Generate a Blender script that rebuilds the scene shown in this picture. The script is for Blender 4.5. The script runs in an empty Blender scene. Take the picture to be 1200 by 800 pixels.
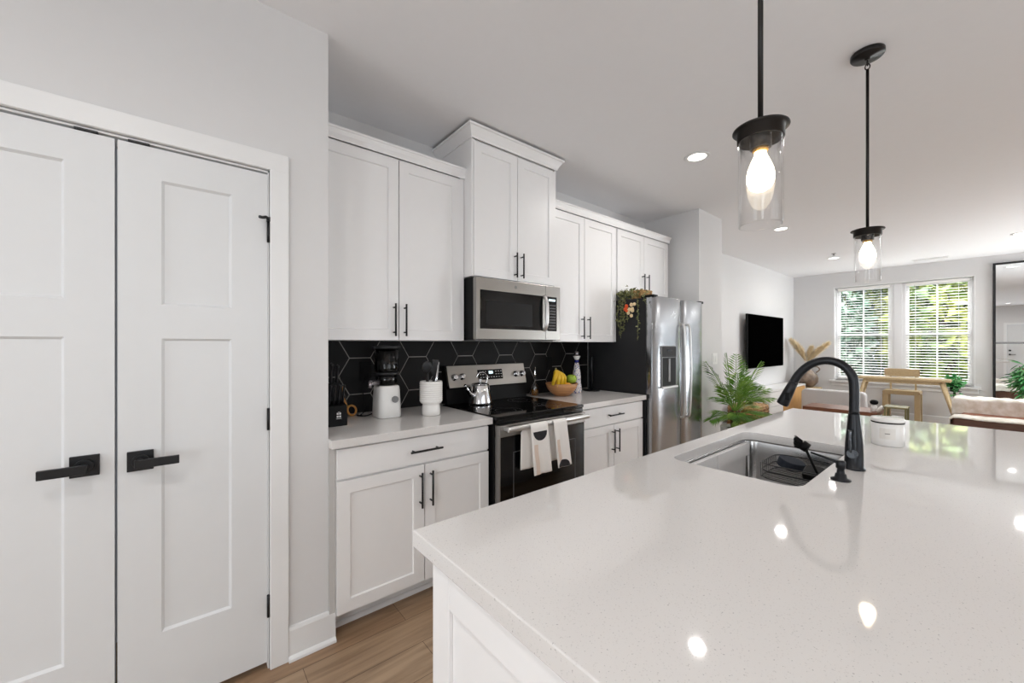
import bpy, bmesh, math, random
from mathutils import Vector, Matrix, noise
random.seed(7)
C = bpy.context.scene
COL = C.collection
PI = math.pi

# ------------------------------------------------------------------ camera
cam = bpy.data.cameras.new('camera'); cam_o = bpy.data.objects.new('camera', cam); COL.objects.link(cam_o)
cam.sensor_width = 36; cam.lens = 36 * 461 / 1200; cam.shift_y = 4 / 1200; cam.clip_start = .02
cam_o.location = (0, 0, 1.34); cam_o.rotation_euler = (PI/2, 0, -math.atan2(380, 461))
C.camera = cam_o
C.view_settings.view_transform = 'Standard'; C.view_settings.look = 'None'
C.view_settings.gamma = 1; C.view_settings.use_curve_mapping = False
C.view_settings.exposure = 0.14
C.cycles.use_denoising = True
C.cycles.max_bounces = 12; C.cycles.diffuse_bounces = 6; C.cycles.glossy_bounces = 6
C.cycles.transparent_max_bounces = 16
C.cycles.sample_clamp_indirect = 8
# ------------------------------------------------------------------ world: soft bright overcast sky
W = bpy.data.worlds.new('sky'); C.world = W; W.use_nodes = True
wn = W.node_tree; wn.nodes.clear()
wo = wn.nodes.new('ShaderNodeOutputWorld'); wb = wn.nodes.new('ShaderNodeBackground')
wt = wn.nodes.new('ShaderNodeTexCoord'); wg = wn.nodes.new('ShaderNodeSeparateXYZ'); wr = wn.nodes.new('ShaderNodeValToRGB')
wn.links.new(wt.outputs['Generated'], wg.inputs[0]); wn.links.new(wg.outputs['Z'], wr.inputs[0])
wr.color_ramp.elements[0].position = 0.0; wr.color_ramp.elements[0].color = (.86, .93, 1, 1)
wr.color_ramp.elements[1].position = .6; wr.color_ramp.elements[1].color = (.62, .78, 1, 1)
wn.links.new(wr.outputs[0], wb.inputs[0]); wb.inputs[1].default_value = .85
wn.links.new(wb.outputs[0], wo.inputs[0])
LAMP_W = 8.0
BULB_W = 3.0          # each pendant bulb
DAY_W = 1.0

def area(name, loc, rot, sx, sy, power, color=(1, 1, 1), spread=PI, shape='RECTANGLE', portal=False, parent=None):
    l = bpy.data.lights.new(name, 'AREA'); l.shape = shape; l.size = sx; l.size_y = sy
    l.energy = power; l.color = color; l.spread = spread
    o = bpy.data.objects.new(name, l); COL.objects.link(o); o.rotation_euler = rot
    if parent: o.parent = parent; o.location = Vector(loc) - root_loc(parent)
    else: o.location = loc
    if portal: l.cycles.is_portal = True
    return o
# daylight through the openings (outside the windows; those on the photographed wall stay out of the view lines; some openings are added for fill)
area('daylight_fill', (12.2, -.3, 4.6), (0, math.radians(52), 0), 3.0, 6.0, 1400*DAY_W, (.95, .98, 1))
area('sky_portal', (9.95, 1.04, 1.56), (0, PI/2, 0), 1.8, 1.8, 1, portal=True)
area('sky_portal', (9.95, -1.75, 1.56), (0, PI/2, 0), 1.8, 1.2, 1, portal=True)
area('daylight_fill', (-3.45, .95, 1.35), (0, -PI/2, 0), 1.9, 1.5, 30*DAY_W, (.88, .95, 1))
area('daylight_fill', (-3.45, -2.1, 1.2), (0, -PI/2, 0), 2.0, 1.2, 60*DAY_W, (.90, .96, 1))  # fill lamp for the base cabinets, behind an added unseen rear window
area('daylight_fill', (1.2, -3.25, 1.2), (PI/2, 0, 0), 3.0, 2.0, 30*DAY_W, (.92, .97, 1))  # fill lamp for cabinet fronts and pantry doors, behind added unseen windows
area('daylight_fill', (8.5, -3.25, 1.05), (PI/2+.62, 0, .35), 2.2, 2.1, 200*DAY_W, (.92, .97, 1))  # living room fill lamp, tilted up to the ceiling, behind added unseen windows

# ------------------------------------------------------------------ materials
def lin(c):
    return tuple((x/12.92 if x <= .04045 else ((x+.055)/1.055)**2.4) for x in [v/255 for v in c])
def mat(name, rgb, rough=.5, metal=0, spec=.5, noise_amt=0, noise_scale=20, bump=0, bump_scale=60, coat=0, emit=0, stretch=None, trans=0, sheen=0):
    m = bpy.data.materials.new(name); m.use_nodes = True
    nt = m.node_tree; b = nt.nodes['Principled BSDF']
    c = lin(rgb) + (1,)
    b.inputs['Base Color'].default_value = c; b.inputs['Roughness'].default_value = rough
    b.inputs['Metallic'].default_value = metal; b.inputs['Specular IOR Level'].default_value = spec
    b.inputs['Coat Weight'].default_value = coat; b.inputs['Coat Roughness'].default_value = .08
    b.inputs['Sheen Weight'].default_value = sheen
    b.inputs['Transmission Weight'].default_value = trans
    if emit:
        b.inputs['Emission Color'].default_value = c; b.inputs['Emission Strength'].default_value = emit
    tc = nt.nodes.new('ShaderNodeTexCoord'); mp = nt.nodes.new('ShaderNodeMapping')
    nt.links.new(tc.outputs['Object'], mp.inputs[0])
    if stretch: mp.inputs['Scale'].default_value = stretch
    n = nt.nodes.new('ShaderNodeTexNoise'); n.inputs['Scale'].default_value = noise_scale; n.inputs['Detail'].default_value = 3
    nt.links.new(mp.outputs[0], n.inputs[0])
    mx = nt.nodes.new('ShaderNodeMix'); mx.data_type = 'RGBA'
    k = max(noise_amt, .012)
    mx.inputs[6].default_value = tuple(x*(1-k) for x in c[:3]) + (1,)
    mx.inputs[7].default_value = tuple(min(1, x*(1+k)) for x in c[:3]) + (1,)
    nt.links.new(n.outputs[0], mx.inputs[0]); nt.links.new(mx.outputs[2], b.inputs['Base Color'])
    if bump:
        n2 = nt.nodes.new('ShaderNodeTexNoise'); n2.inputs['Scale'].default_value = bump_scale
        nt.links.new(mp.outputs[0], n2.inputs[0])
        bp = nt.nodes.new('ShaderNodeBump'); bp.inputs['Strength'].default_value = bump; bp.inputs['Distance'].default_value = .002
        nt.links.new(n2.outputs[0], bp.inputs['Height']); nt.links.new(bp.outputs[0], b.inputs['Normal'])
    return m
def ramp_mat(name, stops, rough=.5, scale=10, stretch=None, metal=0, detail=4, coat=0, bump=0):
    m = mat(name, stops[0][1], rough, metal, coat=coat)
    nt = m.node_tree; b = nt.nodes['Principled BSDF']
    tc = nt.nodes.new('ShaderNodeTexCoord'); mp = nt.nodes.new('ShaderNodeMapping')
    if stretch: mp.inputs['Scale'].default_value = stretch
    n = nt.nodes.new('ShaderNodeTexNoise'); n.inputs['Scale'].default_value = scale; n.inputs['Detail'].default_value = detail
    r = nt.nodes.new('ShaderNodeValToRGB')
    nt.links.new(tc.outputs['Object'], mp.inputs[0]); nt.links.new(mp.outputs[0], n.inputs[0]); nt.links.new(n.outputs[0], r.inputs[0])
    els = r.color_ramp.elements
    els[0].position, els[0].color = stops[0][0], lin(stops[0][1]) + (1,)
    els[1].position, els[1].color = stops[-1][0], lin(stops[-1][1]) + (1,)
    for p, c in stops[1:-1]:
        e = els.new(p); e.color = lin(c) + (1,)
    nt.links.new(r.outputs[0], b.inputs['Base Color'])
    if bump:
        bp = nt.nodes.new('ShaderNodeBump'); bp.inputs['Strength'].default_value = bump; bp.inputs['Distance'].default_value = .004
        nt.links.new(n.outputs[0], bp.inputs['Height']); nt.links.new(bp.outputs[0], b.inputs['Normal'])
    return m
def clear_glass(name, tint=(1, 1, 1), gloss=1.0):
    m = bpy.data.materials.new(name); m.use_nodes = True; nt = m.node_tree; nt.nodes.clear()
    o = nt.nodes.new('ShaderNodeOutputMaterial'); mx = nt.nodes.new('ShaderNodeMixShader')
    t = nt.nodes.new('ShaderNodeBsdfTransparent'); g = nt.nodes.new('ShaderNodeBsdfGlossy'); f = nt.nodes.new('ShaderNodeLayerWeight')
    pw = nt.nodes.new('ShaderNodeMath'); pw.operation = 'POWER'; pw.inputs[1].default_value = 4
    mt = nt.nodes.new('ShaderNodeMath'); mt.operation = 'MULTIPLY_ADD'; mt.inputs[1].default_value = .75*gloss; mt.inputs[2].default_value = .035*gloss
    t.inputs[0].default_value = tint + (1,); g.inputs['Roughness'].default_value = .01; f.inputs[0].default_value = .5
    nt.links.new(f.outputs['Facing'], pw.inputs[0]); nt.links.new(pw.outputs[0], mt.inputs[0]); nt.links.new(mt.outputs[0], mx.inputs[0])
    nt.links.new(t.outputs[0], mx.inputs[1]); nt.links.new(g.outputs[0], mx.inputs[2]); nt.links.new(mx.outputs[0], o.inputs[0])
    return m
def floor_mat():
    m = mat('oak_plank_floor', (150, 122, 96), .42)
    nt = m.node_tree; b = nt.nodes['Principled BSDF']; L = nt.links
    tc = nt.nodes.new('ShaderNodeTexCoord')
    br = nt.nodes.new('ShaderNodeTexBrick'); br.offset = .37; br.offset_frequency = 2
    br.inputs['Scale'].default_value = 1; br.inputs['Brick Width'].default_value = 1.22; br.inputs['Row Height'].default_value = .178
    br.inputs['Mortar Size'].default_value = .0012; br.inputs['Mortar Smooth'].default_value = .1; br.inputs['Bias'].default_value = 0
    br.inputs['Color1'].default_value = lin((152, 122, 94)) + (1,); br.inputs['Color2'].default_value = lin((176, 150, 122)) + (1,)
    br.inputs['Mortar'].default_value = lin((92, 70, 52)) + (1,)
    L.new(tc.outputs['Object'], br.inputs[0])
    mp = nt.nodes.new('ShaderNodeMapping'); mp.inputs['Scale'].default_value = (1.2, 14, 1); L.new(tc.outputs['Object'], mp.inputs[0])
    n = nt.nodes.new('ShaderNodeTexNoise'); n.inputs['Scale'].default_value = 2.2; n.inputs['Detail'].default_value = 7; n.inputs['Distortion'].default_value = .6
    L.new(mp.outputs[0], n.inputs[0])
    r = nt.nodes.new('ShaderNodeValToRGB'); r.color_ramp.elements[0].position = .3; r.color_ramp.elements[0].color = (.52, .48, .44, 1)
    r.color_ramp.elements[1].position = .65; r.color_ramp.elements[1].color = (1, 1, 1, 1); L.new(n.outputs[0], r.inputs[0])
    mx = nt.nodes.new('ShaderNodeMix'); mx.data_type = 'RGBA'; mx.blend_type = 'MULTIPLY'; mx.inputs[0].default_value = .85
    L.new(br.outputs[0], mx.inputs[6]); L.new(r.outputs[0], mx.inputs[7]); L.new(mx.outputs[2], b.inputs['Base Color'])
    bp = nt.nodes.new('ShaderNodeBump'); bp.inputs['Strength'].default_value = .25; bp.inputs['Distance'].default_value = .002
    L.new(n.outputs[0], bp.inputs['Height']); L.new(bp.outputs[0], b.inputs['Normal'])
    return m
def quartz_mat():
    m = mat('speckled_white_quartz', (216, 213, 211), .04, spec=.5)
    nt = m.node_tree; b = nt.nodes['Principled BSDF']; L = nt.links
    tc = nt.nodes.new('ShaderNodeTexCoord')
    v = nt.nodes.new('ShaderNodeTexVoronoi'); v.inputs['Scale'].default_value = 170; L.new(tc.outputs['Object'], v.inputs[0])
    r = nt.nodes.new('ShaderNodeValToRGB'); r.color_ramp.elements[0].position = .1; r.color_ramp.elements[0].color = lin((203, 200, 198)) + (1,)
    r.color_ramp.elements[1].position = .22; r.color_ramp.elements[1].color = lin((217, 214, 212)) + (1,)
    L.new(v.outputs['Distance'], r.inputs[0])
    n = nt.nodes.new('ShaderNodeTexNoise'); n.inputs['Scale'].default_value = 260; n.inputs['Detail'].default_value = 2; L.new(tc.outputs['Object'], n.inputs[0])
    r2 = nt.nodes.new('ShaderNodeValToRGB'); r2.color_ramp.elements[0].position = .27; r2.color_ramp.elements[0].color = (.55, .55, .56, 1)
    r2.color_ramp.elements[1].position = .33; r2.color_ramp.elements[1].color = (1, 1, 1, 1); L.new(n.outputs[0], r2.inputs[0])
    mx = nt.nodes.new('ShaderNodeMix'); mx.data_type = 'RGBA'; mx.blend_type = 'MULTIPLY'; mx.inputs[0].default_value = 1
    L.new(r.outputs[0], mx.inputs[6]); L.new(r2.outputs[0], mx.inputs[7]); L.new(mx.outputs[2], b.inputs['Base Color'])
    return m
M = {}
M['wall'] = mat('warm_grey_wall_paint', (214, 213, 213), .75, spec=.25, bump=.08, bump_scale=350)
M['ceiling'] = mat('flat_white_ceiling_paint', (236, 236, 238), .9, spec=.1)
M['trim'] = mat('white_trim_paint', (228, 228, 228), .38)
M['door'] = mat('white_door_paint', (218, 219, 220), .42)
M['cab'] = mat('white_cabinet_paint', (236, 235, 235), .35)
M['cab_in'] = mat('grey_filler_paint', (190, 188, 186), .5)
M['quartz'] = quartz_mat()
M['floor'] = floor_mat()
M['tile'] = mat('black_satin_tile', (17, 16, 16), .55, spec=.22, bump=.05, bump_scale=30)
M['grout'] = mat('grey_grout', (150, 146, 142), .9)
M['black'] = mat('matte_black_metal', (26, 26, 28), .38, metal=.3)
M['blackplastic'] = mat('black_plastic', (12, 12, 13), .5, spec=.16)
M['blackgloss'] = mat('black_glass_ceramic', (7, 7, 8), .05, spec=.4)
M['fridgeside'] = mat('charcoal_textured_steel', (38, 38, 40), .6, spec=.3, bump=.15, bump_scale=500)
M['steel'] = mat('brushed_stainless_steel', (158, 155, 151), .33, metal=1, noise_amt=.05, noise_scale=8, stretch=(1, 1, 90), bump=.02, bump_scale=40)
M['steel_v'] = mat('fridge_stainless_steel', (172, 175, 179), .22, metal=1, noise_amt=.03, noise_scale=6, stretch=(60, 60, 1), bump=.015, bump_scale=20)
M['chrome'] = mat('polished_chrome', (220, 220, 222), .07, metal=1)
M['handle_steel'] = mat('satin_steel_handle', (214, 213, 212), .3, metal=.85)
M['sink'] = mat('satin_sink_steel', (178, 177, 176), .2, metal=1, noise_amt=.04, stretch=(1, 40, 1))
M['gunmetal'] = mat('dark_gunmetal_finish', (34, 35, 38), .3, metal=.6)
M['lever_grey'] = mat('grey_gunmetal_finish', (92, 95, 99), .25, metal=.8)
M['oldbrass'] = mat('amber_brass_socket', (196, 150, 84), .35, metal=.8)
M['bronze'] = mat('dark_bronze_metal', (38, 35, 34), .35, metal=.6)
M['nylon'] = mat('black_nylon', (34, 34, 36), .42, spec=.4)
M['white_ceramic'] = mat('white_glazed_ceramic', (236, 234, 231), .22)
M['white_plastic'] = mat('white_plastic', (232, 231, 229), .3)
M['grey_plastic'] = mat('grey_plastic', (120, 120, 122), .4)
M['glass'] = clear_glass('clear_glass')
M['pane'] = clear_glass('window_pane_glass', gloss=.25)
M['smoke'] = clear_glass('smoked_plastic', (.30, .30, .31), 1.2)
M['bulb'] = mat('glowing_bulb_glass', (255, 236, 205), .3, emit=12)
M['diffuser'] = mat('lit_diffuser', (255, 250, 240), .4, emit=6)
M['vinyl'] = mat('white_vinyl_window', (228, 228, 230), .35)
M['blind'] = mat('white_faux_wood_blind', (238, 236, 232), .4)
M['mirror'] = mat('silvered_mirror', (235, 237, 238), .01, metal=1)
M['tv'] = mat('black_television_screen', (2, 2, 2), .7, spec=0)
M['oak'] = ramp_mat('light_oak_wood', [(.3, (170, 146, 108)), (.7, (198, 176, 138))], .5, 6, (2, 18, 18))
M['honey'] = ramp_mat('honey_oak_slats', [(.3, (196, 150, 90)), (.7, (222, 178, 116))], .5, 8, (20, 20, 1))
M['walnut'] = ramp_mat('walnut_brown_wood', [(.3, (92, 54, 34)), (.7, (128, 80, 54))], .4, 6, (14, 2, 14))
M['leather'] = ramp_mat('cognac_leather', [(.3, (124, 72, 50)), (.7, (148, 92, 66))], .45, 8)
M['sofawood'] = ramp_mat('dark_brown_sofa_frame', [(.3, (84, 54, 42)), (.7, (106, 72, 56))], .5, 6, (14, 2, 14))
M['throw'] = ramp_mat('cream_throw_fabric', [(.35, (226, 220, 206)), (.65, (248, 246, 240))], .95, 14, bump=.5)
M['greyfab'] = mat('light_grey_upholstery', (196, 194, 194), .95, bump=.4, bump_scale=400)
M['leaf'] = ramp_mat('palm_leaf_green', [(.3, (58, 104, 32)), (.5, (104, 148, 52)), (.7, (160, 192, 92))], .42, 7)
M['leafdark'] = ramp_mat('deep_green_leaf', [(.3, (40, 116, 62)), (.5, (78, 164, 92)), (.7, (160, 216, 156))], .35, 12)
M['vine'] = ramp_mat('dusty_olive_vine', [(.3, (74, 80, 44)), (.5, (110, 112, 66)), (.7, (150, 148, 104))], .6, 20)
M['stem'] = ramp_mat('brown_plant_stem', [(.3, (78, 58, 38)), (.7, (110, 86, 56))], .7, 20)
M['pampas'] = ramp_mat('dry_pampas_plume', [(.3, (226, 204, 164)), (.7, (246, 234, 206))], .95, 16)
M['clay'] = ramp_mat('mottled_brown_clay', [(.35, (92, 72, 58)), (.6, (140, 122, 106)), (.75, (176, 164, 150))], .35, 7)
M['wicker'] = ramp_mat('woven_wicker', [(.35, (120, 88, 50)), (.65, (190, 152, 98))], .75, 40, bump=.8)
M['wickerdark'] = ramp_mat('brown_woven_seagrass', [(.3, (70, 46, 24)), (.5, (132, 96, 56)), (.7, (176, 138, 86))], .8, 30, bump=.8)
M['bowl'] = ramp_mat('turned_wood_bowl', [(.3, (156, 104, 64)), (.7, (196, 146, 98))], .35, 5, (1, 1, 12))
M['banana'] = ramp_mat('banana_skin', [(.35, (214, 170, 30)), (.6, (236, 200, 50)), (.8, (196, 190, 60))], .4, 9)
M['apple'] = ramp_mat('green_apple_skin', [(.3, (126, 158, 40)), (.7, (170, 196, 74))], .25, 7)
M['orangefruit'] = mat('orange_peel', (222, 160, 50), .4, bump=.3, bump_scale=300)
M['scissors'] = mat('orange_scissor_plastic', (214, 150, 74), .35)
M['towel'] = mat('cream_cotton_towel', (243, 239, 235), .95, bump=.3, bump_scale=500)
M['towelpeach'] = mat('peach_towel_stripe', (232, 214, 200), .95)
M['towelgrey'] = mat('grey_towel_fold', (168, 164, 166), .95)
M['charcoal'] = mat('charcoal_print', (40, 38, 42), .9)
M['label'] = mat('cream_paper_label', (226, 222, 216), .6)
M['ink'] = mat('grey_printed_ink', (120, 116, 112), .6)
M['whiteink'] = mat('white_printed_marks', (225, 225, 225), .5)
M['lcd'] = mat('lit_clock_display', (215, 235, 240), .3, emit=1.2)
M['bluewhite'] = ramp_mat('blue_painted_ceramic', [(.36, (44, 60, 146)), (.42, (224, 222, 224)), (.62, (232, 228, 226)), (.70, (216, 176, 160))], .15, 85, detail=1)
M['cobalt'] = mat('cobalt_glaze', (28, 36, 120), .15)
M['silver'] = mat('pewter_stopper', (150, 146, 150), .25, metal=.9)
M['oil'] = mat('amber_oil', (120, 80, 30), .1, trans=.3)
M['flower_o'] = mat('orange_blossom', (226, 84, 34), .6)
M['flower_c'] = mat('cream_blossom', (232, 208, 166), .6)
M['sponge'] = mat('dark_blue_sponge', (36, 42, 52), .9, bump=.6, bump_scale=200)
M['olive'] = mat('olive_painted_metal', (124, 118, 78), .5)
M['grass'] = ramp_mat('lawn_grass', [(.3, (72, 96, 40)), (.7, (120, 140, 70))], .95, 3)
M['treeleaf'] = ramp_mat('tree_foliage', [(.32, (44, 72, 34)), (.48, (112, 136, 62)), (.6, (170, 176, 84)), (.72, (208, 204, 120))], .6, 1.6)
M['treeleaf2'] = ramp_mat('blue_green_foliage', [(.3, (44, 76, 62)), (.5, (96, 132, 104)), (.7, (206, 214, 196))], .6, 2.4)
M['bark'] = ramp_mat('grey_bark', [(.3, (70, 58, 46)), (.7, (104, 90, 74))], .9, 12)
M['potwhite'] = mat('matte_white_pot', (228, 226, 222), .5)

# ------------------------------------------------------------------ mesh helpers (all coordinates are world metres)
class MB:
    def __init__(s, T=None): s.bm = bmesh.new(); s.T = T or Matrix.Identity(4)
    def v(s, co): return s.bm.verts.new(s.T @ Vector(co))
    def face(s, vs, smooth=False):
        try: f = s.bm.faces.new(vs); f.smooth = smooth; return f
        except ValueError: return None
    def box(s, x0, x1, y0, y1, z0, z1):
        p = [s.v((x, y, z)) for z in (z0, z1) for y in (y0, y1) for x in (x0, x1)]
        for q in ((0, 2, 3, 1), (4, 5, 7, 6), (0, 1, 5, 4), (2, 6, 7, 3), (0, 4, 6, 2), (1, 3, 7, 5)): s.face([p[i] for i in q])
        return s
    def prism(s, poly, axis, a, b, smooth=False):
        def co(u, w, t): return {'x': (t, u, w), 'y': (u, t, w), 'z': (u, w, t)}[axis]
        A = [s.v(co(u, w, a)) for u, w in poly]; Bv = [s.v(co(u, w, b)) for u, w in poly]
        s.face(A); s.face(list(reversed(Bv)))
        n = len(poly)
        for i in range(n): s.face([A[i], Bv[i], Bv[(i+1) % n], A[(i+1) % n]], smooth)
        return s
    def ring(s, c, ax, r, seg, sq=None):
        ax = Vector(ax).normalized(); up = Vector((0, 0, 1)) if abs(ax.z) < .95 else Vector((1, 0, 0))
        u = ax.cross(up).normalized(); w = ax.cross(u).normalized()
        ra, rb = (r, r) if sq is None else (r*sq[0], r*sq[1])
        return [s.v(Vector(c) + u*math.cos(2*PI*k/seg)*ra + w*math.sin(2*PI*k/seg)*rb) for k in range(seg)]
    def tube(s, pts, r, seg=12, caps=True, sq=None):
        pts = [Vector(p) for p in pts]; n = len(pts)
        rs = r if isinstance(r, (list, tuple)) else [r]*n
        prev = None; u0 = None
        for i, p in enumerate(pts):
            t = (pts[min(i+1, n-1)] - pts[max(i-1, 0)])
            if t.length < 1e-9: t = Vector((0, 0, 1))
            t.normalize()
            if u0 is None:
                up = Vector((0, 0, 1)) if abs(t.z) < .95 else Vector((1, 0, 0)); u = t.cross(up).normalized()
            else: u = (u0 - t*u0.dot(t)).normalized()
            u0 = u; w = t.cross(u)
            a, b = (1, 1) if sq is None else sq
            rg = [s.v(p + (u*math.cos(2*PI*k/seg)*a + w*math.sin(2*PI*k/seg)*b)*rs[i]) for k in range(seg)]
            if prev:
                for k in range(seg): s.face([prev[k], prev[(k+1) % seg], rg[(k+1) % seg], rg[k]], True)
            elif caps: s.face(list(reversed(rg)))
            prev = rg
        if caps: s.face(prev)
        return s
    def cyl(s, p0, p1, r0, r1=None, seg=24): return s.tube([p0, p1], [r0, r0 if r1 is None else r1], seg)
    def lathe(s, cx, cy, prof, seg=32, sx=1, sy=1, caps=True):
        prev = None; first = None
        for r, z in prof:
            if r < 1e-6: rg = [s.v((cx, cy, z))]
            else: rg = [s.v((cx + r*sx*math.cos(2*PI*k/seg), cy + r*sy*math.sin(2*PI*k/seg), z)) for k in range(seg)]
            if prev:
                for k in range(seg):
                    a, b, c, d = prev[k % len(prev)], prev[(k+1) % len(prev)], rg[(k+1) % len(rg)], rg[k % len(rg)]
                    vs = []
                    for q in (a, b, c, d):
                        if q not in vs: vs.append(q)
                    if len(vs) > 2: s.face(vs, True)
            if first is None: first = rg
            prev = rg
        if caps:
            if len(first) > 1: s.face(list(reversed(first)))
            if len(prev) > 1: s.face(prev)
        return s
    def sphere(s, c, r, sx=1, sy=1, sz=1, seg=20, rings=12, deform=None):
        P = []
        for i in range(rings+1):
            a = PI*i/rings; row = []
            for k in range(1 if i in (0, rings) else seg):
                b = 2*PI*k/seg; d = Vector((math.sin(a)*math.cos(b)*sx, math.sin(a)*math.sin(b)*sy, math.cos(a)*sz))*r
                if deform: d = deform(d)
                row.append(s.v(Vector(c)+d))
            P.append(row)
        for i in range(rings):
            for k in range(seg):
                vs = []
                for q in (P[i][k % len(P[i])], P[i+1][k % len(P[i+1])], P[i+1][(k+1) % len(P[i+1])], P[i][(k+1) % len(P[i])]):
                    if q not in vs: vs.append(q)
                if len(vs) > 2: s.face(vs, True)
        return s
    def sheet(s, f, nu, nv, th=0):
        g = [[s.v(f(i/nu, j/nv)) for j in range(nv+1)] for i in range(nu+1)]
        for i in range(nu):
            for j in range(nv): s.face([g[i][j], g[i+1][j], g[i+1][j+1], g[i][j+1]], True)
        return s
def root_loc(o):
    while o.parent: o = o.parent
    return o.location.copy()
def tag(o, label=None, cat=None, group=None, kind=None):
    if label: o['label'] = label
    if cat: o['category'] = cat
    if group: o['group'] = group
    if kind: o['kind'] = kind
    return o
def build(mb, name, m, parent=None, bevel=0, solid=0, label=None, subsurf=0):
    bm = mb.bm
    bmesh.ops.recalc_face_normals(bm, faces=bm.faces[:])
    if parent: org = root_loc(parent)
    else:
        cs = [v.co for v in bm.verts]
        org = Vector(((min(c.x for c in cs)+max(c.x for c in cs))/2, (min(c.y for c in cs)+max(c.y for c in cs))/2, min(c.z for c in cs)))
    bmesh.ops.translate(bm, vec=-org, verts=bm.verts[:])
    me = bpy.data.meshes.new(name); bm.to_mesh(me); bm.free()
    o = bpy.data.objects.new(name, me); COL.objects.link(o)
    for q in (m if isinstance(m, (list, tuple)) else [m]): me.materials.append(q)
    if parent: o.parent = parent
    else: o.location = org
    if solid:
        md = o.modifiers.new('thick', 'SOLIDIFY'); md.thickness = solid; md.offset = 0
    if bevel:
        md = o.modifiers.new('bevel', 'BEVEL'); md.width = bevel; md.segments = 2; md.limit_method = 'ANGLE'; md.angle_limit = .7
    if subsurf:
        md = o.modifiers.new('sub', 'SUBSURF'); md.levels = subsurf; md.render_levels = subsurf
    if label: o['label'] = label
    return o
def thing(name, loc, label, cat, group=None):
    o = bpy.data.objects.new(name, None); COL.objects.link(o); o.location = loc; o.empty_display_size = .1
    return tag(o, label, cat, group)
def struct(mb, name, m, bevel=0, label=None):
    o = build(mb, name, m, None, bevel); tag(o, label, kind='structure'); return o
def box(*a): return MB().box(*a)
def smooth_path(pts, n=8):
    P = [Vector(p) for p in pts]; out = []
    for i in range(len(P)-1):
        p0, p1, p2, p3 = P[max(i-1, 0)], P[i], P[i+1], P[min(i+2, len(P)-1)]
        for k in range(n):
            t = k/n
            out.append(.5*((2*p1)+(p2-p0)*t+(2*p0-5*p1+4*p2-p3)*t*t+(3*p1-p0-3*p2+p3)*t**3))
    out.append(P[-1]); return out

CH = 2.743
KY = 2.52     # kitchen back wall face
PY = 1.90     # pantry wall face
WX = 9.77     # window wall face
TY = 2.60     # television wall face
RY = -2.9
RX = -3.2
# ------------------------------------------------------------------ room shell
struct(box(RX-.2, WX+.15, RY-.15, TY+.15, -.1, 0), 'floor', M['floor'])
struct(box(RX-.2, WX+.15, RY-.15, TY+.15, CH, CH+.1), 'ceiling', M['ceiling'])
struct(box(.49, 4.06, KY, TY+.15, 0, CH), 'wall_kitchen', M['wall'])
def wall_with_holes(name, axis, face, back, a0, a1, holes):
    """wall along an axis with rectangular openings; holes = (a, b, z0, z1) sorted"""
    mb = MB()
    def bx(p, q, z0, z1):
        if q-p > 1e-4 and z1-z0 > 1e-4:
            lo, hi = min(face, back), max(face, back)
            mb.box(lo, hi, p, q, z0, z1) if axis == 'y' else mb.box(p, q, lo, hi, z0, z1)
    cur = a0
    for a, b, z0, z1 in holes:
        bx(cur, a, 0, CH); bx(a, b, 0, z0); bx(a, b, z1, CH); cur = b
    bx(cur, a1, 0, CH)
    return struct(mb, name, M['wall'])
wall_with_holes('wall_pantry', 'x', PY, PY+.12, RX, .49, [(-.635, .26, 0, 2.06)])
struct(box(.37, .49, PY+.12, KY+.01, 0, CH), 'wall_pantry_return', M['wall'])
struct(box(-.75, .37, 2.5, 2.55, 0, CH), 'wall_closet_back', M['wall'])
struct(box(4.06, 4.60, PY, TY+.15, 0, CH), 'wall_fridge_end', M['wall'])
struct(box(4.60, WX, TY, TY+.15, 0, CH), 'wall_television', M['wall'])
wall_with_holes('wall_window', 'y', WX, WX+.15, RY, TY, [(-2.35, -1.15, .66, 2.46), (.14, 1.94, .66, 2.46)])
wall_with_holes('wall_rear', 'y', RX, RX-.15, RY, PY+.12, [(-2.7, -1.5, .2, 2.2), (-1.33, -.40, 0, 2.06), (.2, 1.7, .4, 2.3)])
wall_with_holes('wall_right', 'x', RY, RY-.15, RX, WX, [(-.3, 2.7, .2, 2.2), (7.45, 9.55, .2, 2.3)])

# baseboards with quarter-round shoe
def baseboard(name, axis, face, a0, a1, sgn):
    """axis: direction it runs along; sgn: side of the face the room is on"""
    mb = MB()
    prof = [(0, 0), (.028, 0), (.027, .010), (.021, .017), (.014, .02), (.014, .125), (.009, .138), (0, .14)]
    poly = [(face + sgn*u, z) for u, z in prof]
    mb.prism(poly, 'x' if axis == 'x' else 'y', a0, a1)
    return struct(mb, name, M['trim'])
baseboard('baseboard_pantry', 'x', PY, .329, .518, -1)
baseboard('baseboard_window', 'y', WX, RY, TY, -1)
baseboard('baseboard_television', 'x', TY, 4.6, WX, -1)
baseboard('baseboard_fridge_end', 'x', PY, 4.06, 4.6, -1)
baseboard('baseboard_right', 'x', RY, RX, WX, 1)

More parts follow.
